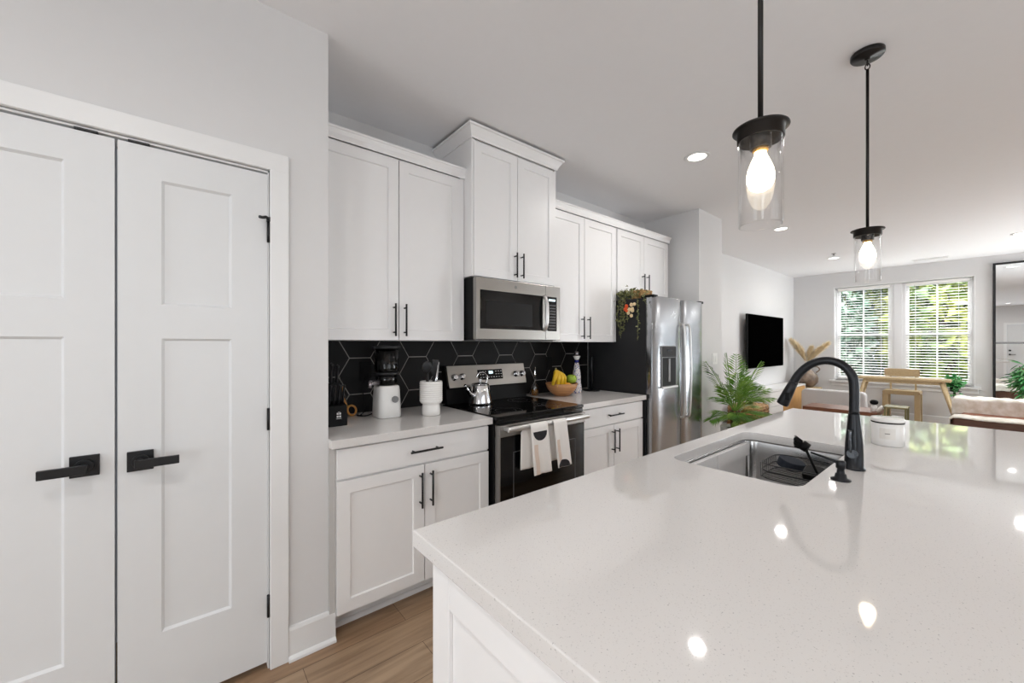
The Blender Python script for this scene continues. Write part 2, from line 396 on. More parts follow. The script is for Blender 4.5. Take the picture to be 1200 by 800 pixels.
# ------------------------------------------------------------------ pantry doors
tr = MB()
for x0, x1 in ((-.705, -.635), (.262, .330)): tr.box(x0, x1, PY-.018, PY, 0, 2.065)
tr.box(-.705, .330, PY-.018, PY, 2.062, 2.135)
struct(tr, 'trim_1', M['trim'], .003, 'white casing around the pantry double doors')
jm = MB().box(.256, .262, PY, PY+.12, 0, 2.06).box(-.637, -.631, PY, PY+.12, 0, 2.06).box(-.637, .262, PY, PY+.12, 2.053, 2.062)
jm.box(-.637, .262, PY+.04, PY+.055, 2.03, 2.056)
struct(jm, 'trim_2', M['trim'])
def panel_door(name, x0, x1, panels, hinge_side, label):
    """flat-panel door facing -Y, stiles and rails with recessed panels"""
    mb = MB(); y0, y1 = PY+.002, PY+.037; z0, z1 = .028, 2.045; rec = .009
    px0, px1 = panels[0][0], panels[0][1]
    mb.box(x0, px0, y0, y1, z0, z1); mb.box(px1, x1, y0, y1, z0, z1)
    zs = [z0] + [z for p in panels for z in p[2:]] + [z1]
    for i in range(0, len(zs), 2): mb.box(px0, px1, y0, y1, zs[i], zs[i+1])
    for a, b, c, d in panels:
        # sloped sticking around the recessed panel
        s = .008; o = [(a, c), (b, c), (b, d), (a, d)]; n = [(a+s, c+s), (b-s, c+s), (b-s, d-s), (a+s, d-s)]
        O = [mb.v((u, y0, w)) for u, w in o]; N = [mb.v((u, y0+rec, w)) for u, w in n]
        for i in range(4): mb.face([O[i], O[(i+1) % 4], N[(i+1) % 4], N[i]])
        mb.face(N)
    o = struct(mb, name, M['door'], 0, label)
    return o
d1 = panel_door('door_1', -.631, -.193, [(-.515, -.308, .30, 1.366), (-.515, -.308, 1.490, 1.940)], -1, 'left white two-panel pantry door with black lever')
d2 = panel_door('door_2', -.186, .255, [(-.073, .134, .302, 1.363), (-.073, .134, 1.484, 1.933)], 1, 'right white two-panel pantry door with black lever')
def lever(door, cx, cz, s, ln=.105):
    p = MB().box(cx-.0345, cx+.0345, PY-.008, PY+.002, cz-.0345, cz+.0345)
    h = build(p, 'rose', M['black'], door, .0015)
    l = MB().cyl((cx, PY-.008, cz), (cx, PY-.018, cz), .0235, seg=28).cyl((cx, PY-.016, cz), (cx, PY-.052, cz), .011, seg=20)
    a, b = (cx-.012*s, cx+ln*s); a, b = min(a, b), max(a, b)
    l.box(a, b, PY-.064, PY-.051, cz-.015, cz+.014)
    build(l, 'lever', M['black'], door, .002)
lever(d1, -.262, .941, -1, .094); lever(d2, -.128, .934, 1)
def hinge(door, x, z):
    mb = MB().cyl((x+.003, PY-.006, z-.045), (x+.003, PY-.006, z+.045), .0065, seg=14)
    mb.box(x-.0005, x+.010, PY-.005, PY+.003, z-.044, z+.044)
    build(mb, 'hinge', M['black'], door)
for z in (.262, 1.034, 1.808): hinge(d2, .255, z)
st = MB().tube(smooth_path([(.258, PY-.012, 1.856), (.247, PY-.024, 1.861), (.234, PY-.034, 1.855), (.222, PY-.046, 1.852)], 5), [.006]*16, 10)
st.box(.250, .263, PY-.016, PY-.004, 1.848, 1.866)
build(st, 'hinge_stop', M['black'], d2)
for x0, x1, d in ((-.287, -.232, d1), (-.160, -.104, d2)):
    build(box(x0, x1, PY-.004, PY+.03, 2.0465, 2.0535), 'ball_catch', M['black'], d, .001)
# front door seen in the mirror
dd = MB().box(RX-.05, RX-.005, -1.325, -.405, .01, 2.05)
for c, d in ((.25, .95), (1.12, 1.85)):
    for a, b in ((-1.2, -.92), (-.81, -.53)): dd.box(RX-.006, RX+.004, a, b, c, d)
d3 = struct(dd, 'door_3', M['door'], .003, 'white front door at the rear of the room')
hd = MB().cyl((RX-.005, -.47, 1.0), (RX+.05, -.47, 1.0), .028).box(RX+.035, RX+.05, -.6, -.46, .99, 1.01)
build(hd, 'handle', M['black'], d3); build(MB().cyl((RX-.005, -.47, 1.14), (RX+.02, -.47, 1.14), .03), 'deadbolt', M['black'], d3)
t3 = MB().box(RX, RX+.018, -.40, -.33, 0, 2.06).box(RX, RX+.018, -1.40, -1.33, 0, 2.06).box(RX, RX+.018, -1.40, -.33, 2.06, 2.13)
struct(t3, 'trim_3', M['trim'])

# ------------------------------------------------------------------ windows
def window(name, axis, plane, a0, a1, z0, z1, out, mull=1, label=None, rail=True):
    """double-hung unit; plane = centre of the frame, out = +1/-1 direction to outdoors"""
    def P(mb, a, b, c, d, t=.03, off=0):
        lo, hi = sorted((plane+off-t*out, plane+off+t*out))
        mb.box(lo, hi, a, b, c, d) if axis == 'y' else mb.box(a, b, lo, hi, c, d)
    f = MB(); w = .045
    P(f, a0, a0+w, z0, z1); P(f, a1-w, a1, z0, z1); P(f, a0+w, a1-w, z0, z0+w); P(f, a0+w, a1-w, z1-w, z1)
    o = struct(f, name, M['vinyl'], .003, label)
    s = MB(); zm = (z0+z1)/2-.03; q = .04
    for (c, d, off) in ((z0+w, zm+.02, -.008*out), (zm-.02, z1-w, .008*out)):
        P(s, a0+w, a0+w+q, c, d, .016, off); P(s, a1-w-q, a1-w, c, d, .016, off)
        P(s, a0+w+q, a1-w-q, c, c+q, .016, off); P(s, a0+w+q, a1-w-q, d-q, d, .016, off)
        m = (a0+a1)/2; P(s, m-.01, m+.01, c+q, d-q, .008, off)
    build(s, 'sash', M['vinyl'], o, .002)
    g = MB(); P(g, a0+w+.01, a1-w-.01, z0+w+.01, z1-w-.01, .002); build(g, 'glass_pane', M['pane'], o)
    return o
window('window_1', 'y', WX+.11, 1.09, 1.94, .66, 2.46, 1, label='left double-hung window of the living room pair')
window('window_2', 'y', WX+.11, .14, .99, .66, 2.46, 1, label='right double-hung window of the living room pair')
struct(box(WX+.06, WX+.14, .99, 1.09, .66, 2.46), 'trim_4', M['vinyl'], .003, 'wide white post between the two windows')
struct(MB().box(WX-.05, WX+.08, .08, 2.0, .625, .66).box(WX-.014, WX, .11, 1.97, .55, .625), 'trim_5', M['trim'], .004, 'white window sill under the pair of windows')
rv = MB().box(WX-.0005, WX+.08, 1.925, 1.94, .66, 2.46).box(WX-.0005, WX+.08, .14, .155, .66, 2.46).box(WX-.0005, WX+.08, .155, 1.925, 2.445, 2.46)
struct(rv, 'trim_6', M['trim'], 0, 'white reveal around the pair of windows')
window('window_3', 'y', WX+.11, -2.35, -1.15, .66, 2.46, 1)
window('window_4', 'y', RX-.08, .2, 1.7, .4, 2.3, -1)
window('fill_window_9', 'y', RX-.08, -2.7, -1.5, .2, 2.2, -1)  # unseen rear window, added as an opening for the base cabinet fill
window('fill_window_5', 'x', RY-.08, -.3, 1.2, .2, 2.2, -1)  # unseen pair with the next one, added to let in kitchen fill
window('fill_window_6', 'x', RY-.08, 1.2, 2.7, .2, 2.2, -1)
window('fill_window_7', 'x', RY-.08, 7.45, 8.5, .2, 2.3, -1)  # unseen pair with the next one, added to let in living room fill
window('fill_window_8', 'x', RY-.08, 8.5, 9.55, .2, 2.3, -1)
def blind(a0, a1, z0, z1, label, x=WX+.045, group=None):
    t = thing('window_blind', (x, (a0+a1)/2, z0), label, 'blind', group)
    build(box(x-.022, x+.022, a0, a1, z1-.045, z1), 'headrail', M['blind'], t, .003)
    mb = MB(); n = int((z1-z0-.07)/.047)
    for i in range(n):
        z = z0+.04+i*.047
        p = [(x-.021, z-.0030), (x+.021, z+.0030), (x+.021, z+.0055), (x, z+.004), (x-.021, z-.0005)]
        mb.prism(p, 'y', a0+.004, a1-.004)
    build(mb, 'slats', M['blind'], t)
    build(box(x-.022, x+.022, a0+.002, a1-.002, z0, z0+.018), 'bottom_rail', M['blind'], t, .002)
    c = MB()
    for a in (a0+.12, a1-.12): 
        for xx in (x-.0225, x+.0225): c.cyl((xx, a, z0+.01), (xx, a, z1-.03), .0012, seg=6)
    build(c, 'ladder_cord', M['blind'], t)
    return t
blind(1.14, 1.88, .69, 2.43, 'white horizontal slat blind in the left window, nearer the television')
blind(.20, .94, .69, 2.43, 'white horizontal slat blind in the right window, nearer the tall mirror')

# ------------------------------------------------------------------ outdoors
struct(box(WX+.16, 40, -25, 30, -.6, -.5), 'ground', M['grass'])
def tree(x, y, h, r, m, label, seed, z=-.5):
    rnd = random.Random(seed)
    t = thing('garden_tree', (x, y, z), label, 'tree', 'trees outside the living room windows')
    tr = MB().tube(smooth_path([(x, y, z), (x+.1, y-.05, z+h*.3), (x-.05, y+.1, z+h*.6), (x, y, z+h*.85)], 5), [.16-.007*i for i in range(16)], 10)
    build(tr, 'trunk', M['bark'], t)
    c = MB()
    for k in range(int(900*r*h/2)):
        while True:
            d = Vector((rnd.uniform(-1, 1), rnd.uniform(-1, 1), rnd.uniform(-1, 1)))
            if .45 < d.length < 1: break
        p = Vector((x, y, z+h*.55)) + Vector((d.x*r, d.y*r, d.z*h*.5))
        u = Vector((rnd.gauss(0, 1), rnd.gauss(0, 1), rnd.gauss(0, 1))).normalized(); w = u.orthogonal().normalized()
        s = rnd.uniform(.10, .2)
        q = [c.v(p-u*s), c.v(p+w*s*.5), c.v(p+u*s), c.v(p-w*s*.5)]
        c.face(q)
    build(c, 'foliage', m, t)
for i, (x, y, h, r, m, l) in enumerate([
        (13.4, 2.9, 3.6, 1.05, 'treeleaf2', 'blue-green leafy tree close outside the left window'),
        (13.4, .6, 3.9, 1.1, 'treeleaf', 'yellow-green tree close outside, filling the right window'),
        (13.4, -1.9, 3.8, 1.1, 'treeleaf', 'yellow-green tree outside beyond the mirror wall'),
        (17.0, 4.3, 5.0, 1.6, 'treeleaf', 'yellow-green tree farther off, left of the left window view'),
        (17.0, 1.0, 5.2, 1.6, 'treeleaf', 'yellow-green tree farther off, behind the post between the windows'),
        (17.0, -2.4, 5.0, 1.6, 'treeleaf2', 'blue-green tree farther off at the right edge of the window view'),
        (21.5, 5.0, 7.0, 2.4, 'treeleaf2', 'tallest blue-green tree at the back of the left window view'),
        (21.5, 0.0, 7.0, 2.4, 'treeleaf2', 'tallest blue-green tree at the back of the right window view')]):
    tree(x, y, h, r, M[m], l, 10+i)

hg = MB(); rr_h = random.Random(77)
for k in range(9000):
    p = Vector((26+rr_h.uniform(-.8, .8), rr_h.uniform(-9, 17), rr_h.uniform(-.5, 4.2)))
    u = Vector((rr_h.gauss(0, 1), rr_h.gauss(0, 1), rr_h.gauss(0, 1))).normalized(); w = u.orthogonal().normalized(); q_ = rr_h.uniform(.22, .38)
    hg.face([hg.v(p-u*q_), hg.v(p+w*q_*.5), hg.v(p+u*q_), hg.v(p-w*q_*.5)])
hgo = build(hg, 'garden_hedge', M['treeleaf2']); tag(hgo, 'long dark green hedge at the back of the garden beyond the trees', 'hedge')

# ------------------------------------------------------------------ cabinet builders
def shaker(mb, x0, x1, z0, z1, y, th=.02, rail=.058, rec=.008):
    """shaker front facing -Y with its face at y"""
    y1 = y+th
    mb.box(x0, x0+rail, y, y1, z0, z1); mb.box(x1-rail, x1, y, y1, z0, z1)
    mb.box(x0+rail, x1-rail, y, y1, z0, z0+rail); mb.box(x0+rail, x1-rail, y, y1, z1-rail, z1)
    s = .004; a, b, c, d = x0+rail, x1-rail, z0+rail, z1-rail
    O = [mb.v(q) for q in ((a, y, c), (b, y, c), (b, y, d), (a, y, d))]
    N = [mb.v(q) for q in ((a+s, y+rec, c+s), (b-s, y+rec, c+s), (b-s, y+rec, d-s), (a+s, y+rec, d-s))]
    for i in range(4): mb.face([O[i], O[(i+1) % 4], N[(i+1) % 4], N[i]])
    mb.face(N)
    return mb
def bar_pull(parent, p0, p1, out=(0, -1, 0)):
    p0, p1, o = Vector(p0), Vector(p1), Vector(out)*.032
    d = (p1-p0).normalized(); mb = MB().cyl(p0+o, p1+o, .0055, seg=14)
    for p in (p0+d*.022, p1-d*.022): mb.cyl(p, p+o, .0045, seg=10)
    return build(mb, 'bar_handle', M['black'], parent)
def door_front(parent, x0, x1, z0, z1, y, hx, hz0, hz1):
    d = build(shaker(MB(), x0, x1, z0, z1, y), 'cabinet_door', M['cab'], parent)
    if hx: bar_pull(d, (hx, y, hz0), (hx, y, hz1))
    return d
def drawer_front(parent, x0, x1, z0, z1, y, hx0, hx1, hz):
    mb = MB().box(x0, x1, y, y+.02, z0, z1)
    d = build(mb, 'drawer_front', M['cab'], parent, .003)
    bar_pull(d, (hx0, y, hz), (hx1, y, hz)); return d
def crown(parent, x0, x1, yf, yb, z, left=True, right=True, h=.078, out=.045, cap=None):
    """sloped crown moulding around the top of a cabinet; profile flares outward"""
    mb = MB()
    prof = [(0, 0), (.006, 0), (.008, .012), (out*.45, h*.45), (out*.8, h*.78), (out, h*.82), (out, h), (0, h)]
    xl = (lambda u: x0-u) if left else (lambda u: x0)
    xr = (lambda u: x1+u) if right else (lambda u: x1)
    A = [mb.v((xl(u), yf-u, z+w)) for u, w in prof]; Bv = [mb.v((xr(u), yf-u, z+w)) for u, w in prof]
    n = len(prof)
    for i in range(n-1): mb.face([A[i], Bv[i], Bv[i+1], A[i+1]])
    for flag, row, fx in ((left, A, xl), (right, Bv, xr)):
        if flag:
            E_ = [mb.v((fx(u), yb, z+w)) for u, w in prof]
            for i in range(n-1): mb.face([row[i], E_[i], E_[i+1], row[i+1]])
        else: mb.face(row)
    top = [mb.v(q) for q in ((xl(out), yf-out, z+h), (xr(out), yf-out, z+h), (xr(out), yb, z+h), (xl(out), yb, z+h))]
    mb.face(top)
    return build(mb, 'crown_moulding', M['cab'], parent)
UY = 2.165
t = thing('wall_cabinet', (.94, UY, 1.365), 'white two-door wall cabinet left of the microwave, above the knife block and juicer', 'cabinet')
build(MB().box(.495, 1.383, UY+.02, KY, 1.365, 2.42), 'cabinet_body', M['cab'], t, .002)
door_front(t, .497, .937, 1.368, 2.405, UY, .908, 1.39, 1.575); door_front(t, .943, 1.352, 1.368, 2.405, UY, .972, 1.39, 1.575)
build(box(1.354, 1.383, UY+.004, UY+.02, 1.368, 2.42), 'face_frame', M['cab'], t, .001)
crown(t, .492, 1.39, UY, KY, 2.412, False, False, .064, .02)
MY = 2.08
t = thing('wall_cabinet', (1.76, MY, 1.775), 'tall raised white two-door cabinet above the microwave', 'cabinet')
build(MB().box(1.386, 2.147, MY+.02, KY, 1.778, 2.67), 'cabinet_body', M['cab'], t, .002)
door_front(t, 1.402, 1.762, 1.782, 2.64, MY, 1.736, 1.80, 1.97); door_front(t, 1.767, 2.130, 1.782, 2.64, MY, 1.795, 1.80, 1.97)
for a_, b_ in ((1.386, 1.400), (2.132, 2.147)): build(box(a_, b_, MY+.004, MY+.02, 1.778, 2.67), 'face_frame', M['cab'], t, .001)
crown(t, 1.386, 2.147, MY, KY, 2.652, True, True, .075, .045)
t = thing('wall_cabinet', (2.58, UY, 1.365), 'white two-door wall cabinet right of the microwave, above the fruit bowl', 'cabinet')
build(MB().box(2.150, 3.018, UY+.02, KY, 1.365, 2.42), 'cabinet_body', M['cab'], t, .002)
door_front(t, 2.165, 2.572, 1.368, 2.405, UY, 2.535, 1.39, 1.575); door_front(t, 2.578, 3.012, 1.368, 2.405, UY, 2.613, 1.39, 1.575)
crown(t, 2.150, 3.02, UY, KY, 2.412, False, False, .064, .02)
t = thing('wall_cabinet', (3.48, UY, 1.83), 'short white two-door cabinet above the refrigerator', 'cabinet')
build(MB().box(3.022, 3.935, UY+.02, KY, 1.815, 2.42), 'cabinet_body', M['cab'], t, .002)
door_front(t, 3.036, 3.470, 1.82, 2.405, UY, 3.438, 1.84, 2.03); door_front(t, 3.476, 3.925, 1.82, 2.405, UY, 3.515, 1.84, 2.03)
crown(t, 3.02, 3.94, UY, KY, 2.412, False, True, .064, .02)

def base_cabinet(x0, x1, split, label, filler=None):
    yb = 1.875
    t = thing('base_cabinet', ((x0+x1)/2, yb, 0), label, 'cabinet')
    mb = MB().box(x0, x1, yb+.02, KY-.012, .105, .876)
    build(mb, 'cabinet_body', M['cab'], t, .001)
    build(MB().box(x0, x1, 1.985, 2.0, 0, .105).prism([(1.967, 0), (1.985, 0), (1.985, .019), (1.977, .017), (1.969, .009)], 'x', x0, x1), 'toe_kick', M['trim'], t)
    if filler: build(box(filler, x0, yb+.012, yb+.03, .105, .876), 'filler_strip', M['cab_in'], t)
    g = .006
    drawer_front(t, x0+.006, x1-.006, .726, .864, yb, split-.09, split+.09, .797)
    door_front(t, x0+.006, split-g/2, .112, .716, yb, split-.028, .505, .685)
    door_front(t, split+g/2, x1-.006, .112, .716, yb, split+.032, .505, .685)
base_cabinet(.515, 1.372, .955, 'white base cabinet with one drawer and two doors, left of the oven', .4905)
base_cabinet(2.165, 2.992, 2.583, 'white base cabinet with one drawer and two doors, between oven and refrigerator')
c = box(.4905, 1.380, 1.85, KY-.0003, .876, .914)
tag(build(c, 'countertop', M['quartz'], None, .002), 'glossy pale quartz countertop left of the range, under the juicer', 'countertop')
c = box(2.158, 3.004, 1.85, KY-.0003, .876, .914)
tag(build(c, 'countertop', M['quartz'], None, .002), 'glossy pale quartz countertop between range and refrigerator, under the fruit bowl', 'countertop')

# hexagon tile backsplash
def clip(poly, x0, x1, z0, z1):
    def cut(P, ins, isec):
        out = []
        for i in range(len(P)):
            a, b = P[i-1], P[i]
            if ins(b):
                if not ins(a): out.append(isec(a, b))
                out.append(b)
            elif ins(a): out.append(isec(a, b))
        return out
    def ix(v): return lambda a, b: (v, a[1]+(b[1]-a[1])*(v-a[0])/(b[0]-a[0]))
    def iz(v): return lambda a, b: (a[0]+(b[0]-a[0])*(v-a[1])/(b[1]-a[1]), v)
    for ins, f in ((lambda p: p[0] >= x0, ix(x0)), (lambda p: p[0] <= x1, ix(x1)), (lambda p: p[1] >= z0, iz(z0)), (lambda p: p[1] <= z1, iz(z1))):
        if not poly: return poly
        poly = cut(poly, ins, f)
    return poly
bs = build(box(.4905, 3.03, KY-.007, KY-.0002, .9145, 1.40), 'tile_backsplash', M['grout']); bs['kind'] = 'structure'; bs['label'] = 'black hexagon tile backsplash with grey grout lines'
hx = MB(); s_ = .13
for i in range(-4, 10):
    for j in range(-3, 5):
        for dx, dz in ((0, 0), (.195, .1126)):
            cx, cz = 1.615+.39*i+dx, 1.1455+.2252*j+dz
            P = clip([(cx+(s_-.0034)*math.cos(PI/3*k), cz+(s_-.0034)*math.sin(PI/3*k)) for k in range(6)], .4915, 3.029, .916, 1.40)
            if len(P) > 2: hx.prism(P, 'y', KY-.0095, KY-.006)
build(hx, 'hexagon_tiles', M['tile'], bs)
def outlet(x, z, m, name='wall_outlet', y=KY-.0095, lab=''):
    t = thing(name, (x, y, z-.06), lab, 'outlet')
    build(box(x-.037, x+.037, y-.005, y, z-.06, z+.06), 'cover_plate', m, t, .002)
    build(MB().box(x-.017, x+.017, y-.008, y-.005, z-.035, z+.035), 'receptacle', m, t, .001)
outlet(.87, 1.175, M['blackplastic'], lab='black outlet on the tile behind the juicer')
outlet(2.50, 1.175, M['blackplastic'], lab='black outlet on the tile above the bananas')
for x, z, l in ((4.42, 1.19, 'white double switch plate on the wall end right of the refrigerator'),):
    t = thing('switch_plate', (x, PY, z-.06), l, 'light switch')
    build(box(x-.058, x+.058, PY-.006, PY, z-.06, z+.06), 'cover_plate', M['white_plastic'], t, .002)
    for dx in (-.024, .024): build(box(x+dx-.016, x+dx+.016, PY-.010, PY-.006, z-.034, z+.034), 'rocker', M['white_plastic'], t, .002)
t = thing('thermostat', (4.29, PY, 1.02), 'small white plate low on the wall end beside the refrigerator', 'wall plate')
build(box(4.25, 4.32, PY-.012, PY, 1.02, 1.10), 'cover_plate', M['white_plastic'], t, .003)

# ------------------------------------------------------------------ range
t = thing('range_oven', (1.77, 2.1, 0), 'freestanding stainless and black glass electric range with towels on its bar', 'oven')
build(MB().box(1.388, 2.150, 1.852, 2.50, .03, .90), 'oven_body', M['blackplastic'], t, .002)
build(MB().box(1.384, 2.154, 1.818, 2.45, .900, .920), 'cooktop', M['blackgloss'], t, .004)
build(box(1.392, 2.148, 1.822, 1.852, .872, .8995), 'front_lip', M['blackgloss'], t, .002)
for cx, cy, r in ((1.58, 1.98, .11), (1.97, 1.98, .085), (1.58, 2.27, .075), (1.95, 2.27, .095)):
    n = 48; rg = MB()
    for rr in (r, r*.62):
        A = [rg.v((cx+rr*math.cos(2*PI*k/n), cy+rr*math.sin(2*PI*k/n), .9203)) for k in range(n)]
        Bq = [rg.v((cx+(rr-.0015)*math.cos(2*PI*k/n), cy+(rr-.0015)*math.sin(2*PI*k/n), .9203)) for k in range(n)]
        for k in range(n): rg.face([A[k], A[(k+1) % n], Bq[(k+1) % n], Bq[k]])
    build(rg, 'burner_mark', M['grey_plastic'], t)
d = build(MB().box(1.396, 2.146, 1.806, 1.850, .205, .800), 'oven_door', M['blackgloss'], t, .004)
w = MB(); 
for a in (box(1.50, 2.05, 1.8052, 1.806, .40, .402), box(1.50, 2.05, 1.8052, 1.806, .700, .702), box(1.50, 1.502, 1.8052, 1.806, .40, .70), box(2.048, 2.05, 1.8052, 1.806, .40, .70)):
    bm2 = a.bm
    for f in bm2.faces: w.face([w.v(v.co) for v in f.verts])
    bm2.free()
build(w, 'window_outline', M['grey_plastic'], d)
build(MB().box(1.394, 1.400, 1.803, 1.85, .205, .80), 'side_trim', M['steel'], d)
build(box(1.394, 2.148, 1.800, 1.850, .800, .870), 'door_top_panel', M['steel'], d, .004)
h = MB().tube([(1.415, 1.752, .852), (2.128, 1.752, .852)], .0145, 20, sq=(.8, 1.15))
for x in (1.432, 2.112): h.box(x-.012, x+.012, 1.752, 1.802, .840, .864)
build(h, 'bar_handle', M['handle_steel'], d, .002)
build(MB().box(1.396, 2.146, 1.812, 1.85, .055, .195), 'storage_drawer', M['steel'], t, .004)
bg = MB().prism([(2.42, .920), (2.50, .920), (2.50, 1.19), (2.455, 1.19), (2.415, 1.045), (2.44, 1.03)], 'x', 1.405, 2.150)
build(bg, 'backguard', M['blackplastic'], t, .002)
cp = MB().prism([(2.410, 1.035), (2.4135, 1.033), (2.4535, 1.188), (2.450, 1.190)], 'x', 1.418, 2.140)
cpo = build(cp, 'control_panel', M['steel'], t, .001)
def panel_pt(x, z, o=0):   # a point on the tilted control panel
    k = (z-1.035)/.155; return Vector((x, 2.410+.04*k-o*.968, z+o*.25))
nrm = Vector((0, -.968, .25))
for x, z in ((1.467, 1.107), (1.532, 1.109), (2.040, 1.107), (2.106, 1.106)):
    c0 = panel_pt(x, z)
    kb = MB().tube([c0, c0+nrm*.006, c0+nrm*.008, c0+nrm*.026, c0+nrm*.028], [.025, .025, .021, .019, .016], 24)
    k_ = build(kb, 'knob', M['chrome'], t)
    g = MB(); e = c0+nrm*.029; g.box(e.x-.003, e.x+.003, e.y-.006, e.y+.001, e.z-.016, e.z+.016); build(g, 'knob_grip', M['chrome'], k_, .001)
def on_panel(x0, x1, z0, z1, o):
    mb = MB(); q = [panel_pt(x0, z0, o), panel_pt(x1, z0, o), panel_pt(x1, z1, o), panel_pt(x0, z1, o)]
    r = [p+nrm*.0015 for p in q]
    Q = [mb.v(p) for p in q]; R = [mb.v(p) for p in r]
    mb.face(Q); mb.face(R)
    for i in range(4): mb.face([Q[i], Q[(i+1) % 4], R[(i+1) % 4], R[i]])
    return mb
dp = build(on_panel(1.672, 1.905, 1.078, 1.152, .0), 'display_panel', M['blackplastic'], t)
build(on_panel(1.775, 1.812, 1.120, 1.140, .002), 'clock_display', M['lcd'], dp)
bt = MB()
for row, z in enumerate((1.095, 1.116, 1.137)):
    for col in range(9):
        x = 1.690+.0245*col
        if z > 1.11 and 1.76 < x < 1.83: continue
        m2 = on_panel(x, x+.012, z-.002, z+.002, .002)
        for f in m2.bm.faces: bt.face([bt.v(v.co) for v in f.verts])
        m2.bm.free()
build(bt, 'button_marks', M['whiteink'], dp)

# ------------------------------------------------------------------ microwave
t = thing('microwave', (1.765, 2.28, 1.373), 'stainless over-the-range microwave with black window, hung under the raised cabinet', 'microwave')
build(MB().box(1.390, 2.143, 2.075, KY-.012, 1.373, 1.772), 'microwave_body', M['blackplastic'], t, .003)
fd = build(MB().box(1.390, 1.990, 2.035, 2.073, 1.375, 1.768), 'microwave_door', M['steel'], t, .003)
build(MB().box(1.992, 2.143, 2.035, 2.073, 1.375, 1.768), 'control_side', M['steel'], t, .003)
pnl = build(MB().box(1.417, 1.962, 2.0335, 2.036, 1.443, 1.690), 'black_window', M['blackgloss'], fd, .002)
mesh_w = mat('microwave_window_mesh', (34, 33, 33), .35, spec=.15)
build(box(1.462, 1.86, 2.0325, 2.034, 1.467, 1.622), 'window_screen', mesh_w, pnl)
h = MB().tube(smooth_path([(1.975, 2.030, 1.442), (1.975, 2.006, 1.48), (1.975, 1.998, 1.565), (1.975, 2.006, 1.65), (1.975, 2.030, 1.690)], 6), .0125, 14, sq=(1.25, .6))
build(h, 'door_handle', M['handle_steel'], fd)
cpn = build(box(2.010, 2.085+.02, 2.0335, 2.036, 1.440, 1.690), 'keypad_panel', M['blackgloss'], t, .001)
build(box(2.022, 2.088, 2.0325, 2.034, 1.658, 1.672), 'clock_display', M['lcd'], cpn)
kp = MB()
for r_ in range(9):
    for c_ in range(4): kp.box(2.022+c_*.019, 2.032+c_*.019, 2.033, 2.034, 1.455+r_*.021, 1.463+r_*.021)
build(kp, 'key_marks', M['grey_plastic'], cpn)
build(MB().cyl((1.71, 2.036, 1.728), (1.71, 2.0335, 1.728), .011, seg=24), 'round_badge', M['grey_plastic'], fd)
build(MB().box(1.42, 2.12, 2.09, 2.46, 1.366, 1.3735), 'vent_grille', M['grey_plastic'], t, .001)

# ------------------------------------------------------------------ refrigerator
t = thing('refrigerator', (3.49, 2.16, 0), 'side-by-side stainless refrigerator with dark sides and a dispenser', 'refrigerator')
build(box(3.028, 3.942, 1.872, 2.50, .02, 1.745), 'refrigerator_body', M['fridgeside'], t, .004)
def fdoor(x0, x1, name):
    n = 16; P = []
    for i in range(n+1):
        u = i/n; x = x0+(x1-x0)*u; k = 1-abs(2*u-1)**4
        P.append((x, 1.815-.028*k))
    P += [(x1, 1.868), (x0, 1.868)]
    mb = MB(); return build(mb.prism(P, 'z', .085, 1.755, True), name, M['steel_v'], t, .003)
fl = fdoor(3.030, 3.521, 'freezer_door'); fr = fdoor(3.528, 3.940, 'refrigerator_door')
build(MB().box(3.03, 3.94, 1.83, 1.87, .02, .08), 'base_grille', M['blackplastic'], t)
build(MB().box(3.028, 3.10, 1.80, 1.92, 1.746, 1.768), 'hinge_cover', M['blackplastic'], t, .004)
build(MB().box(3.87, 3.942, 1.80, 1.92, 1.746, 1.768), 'hinge_cover', M['blackplastic'], t, .004)
for x, dr in ((3.470, fl), (3.573, fr)):
    hp = smooth_path([(x, 1.792, 1.525), (x, 1.764, 1.515), (x, 1.752, 1.42), (x, 1.744, 1.10), (x, 1.752, .78), (x, 1.764, .69), (x, 1.792, .68)], 7)
    build(MB().tube(hp, .0098, 14, sq=(.95, 1.1)), 'door_handle', M['handle_steel'], dr)
dsp = MB().box(3.125, 3.375, 1.780, 1.800, .972, 1.333)
ds = build(dsp, 'dispenser_frame', M['grey_plastic'], fl, .006)
build(MB().box(3.135, 3.365, 1.777, 1.782, 1.235, 1.325), 'dispenser_controls', M['fridgeside'], ds, .003)
build(MB().box(3.21, 3.28, 1.775, 1.778, 1.285, 1.300), 'dispenser_display', M['blackgloss'], ds)
build(MB().box(3.140, 3.360, 1.7775, 1.782, .985, 1.230), 'dispenser_recess', M['blackplastic'], ds, .004)
build(MB().box(3.225, 3.255, 1.770, 1.778, 1.02, 1.22), 'dispenser_paddle', M['grey_plastic'], ds, .002)
build(MB().box(3.120, 3.380, 1.765, 1.782, .965, .980), 'drip_tray', M['handle_steel'], ds, .003)

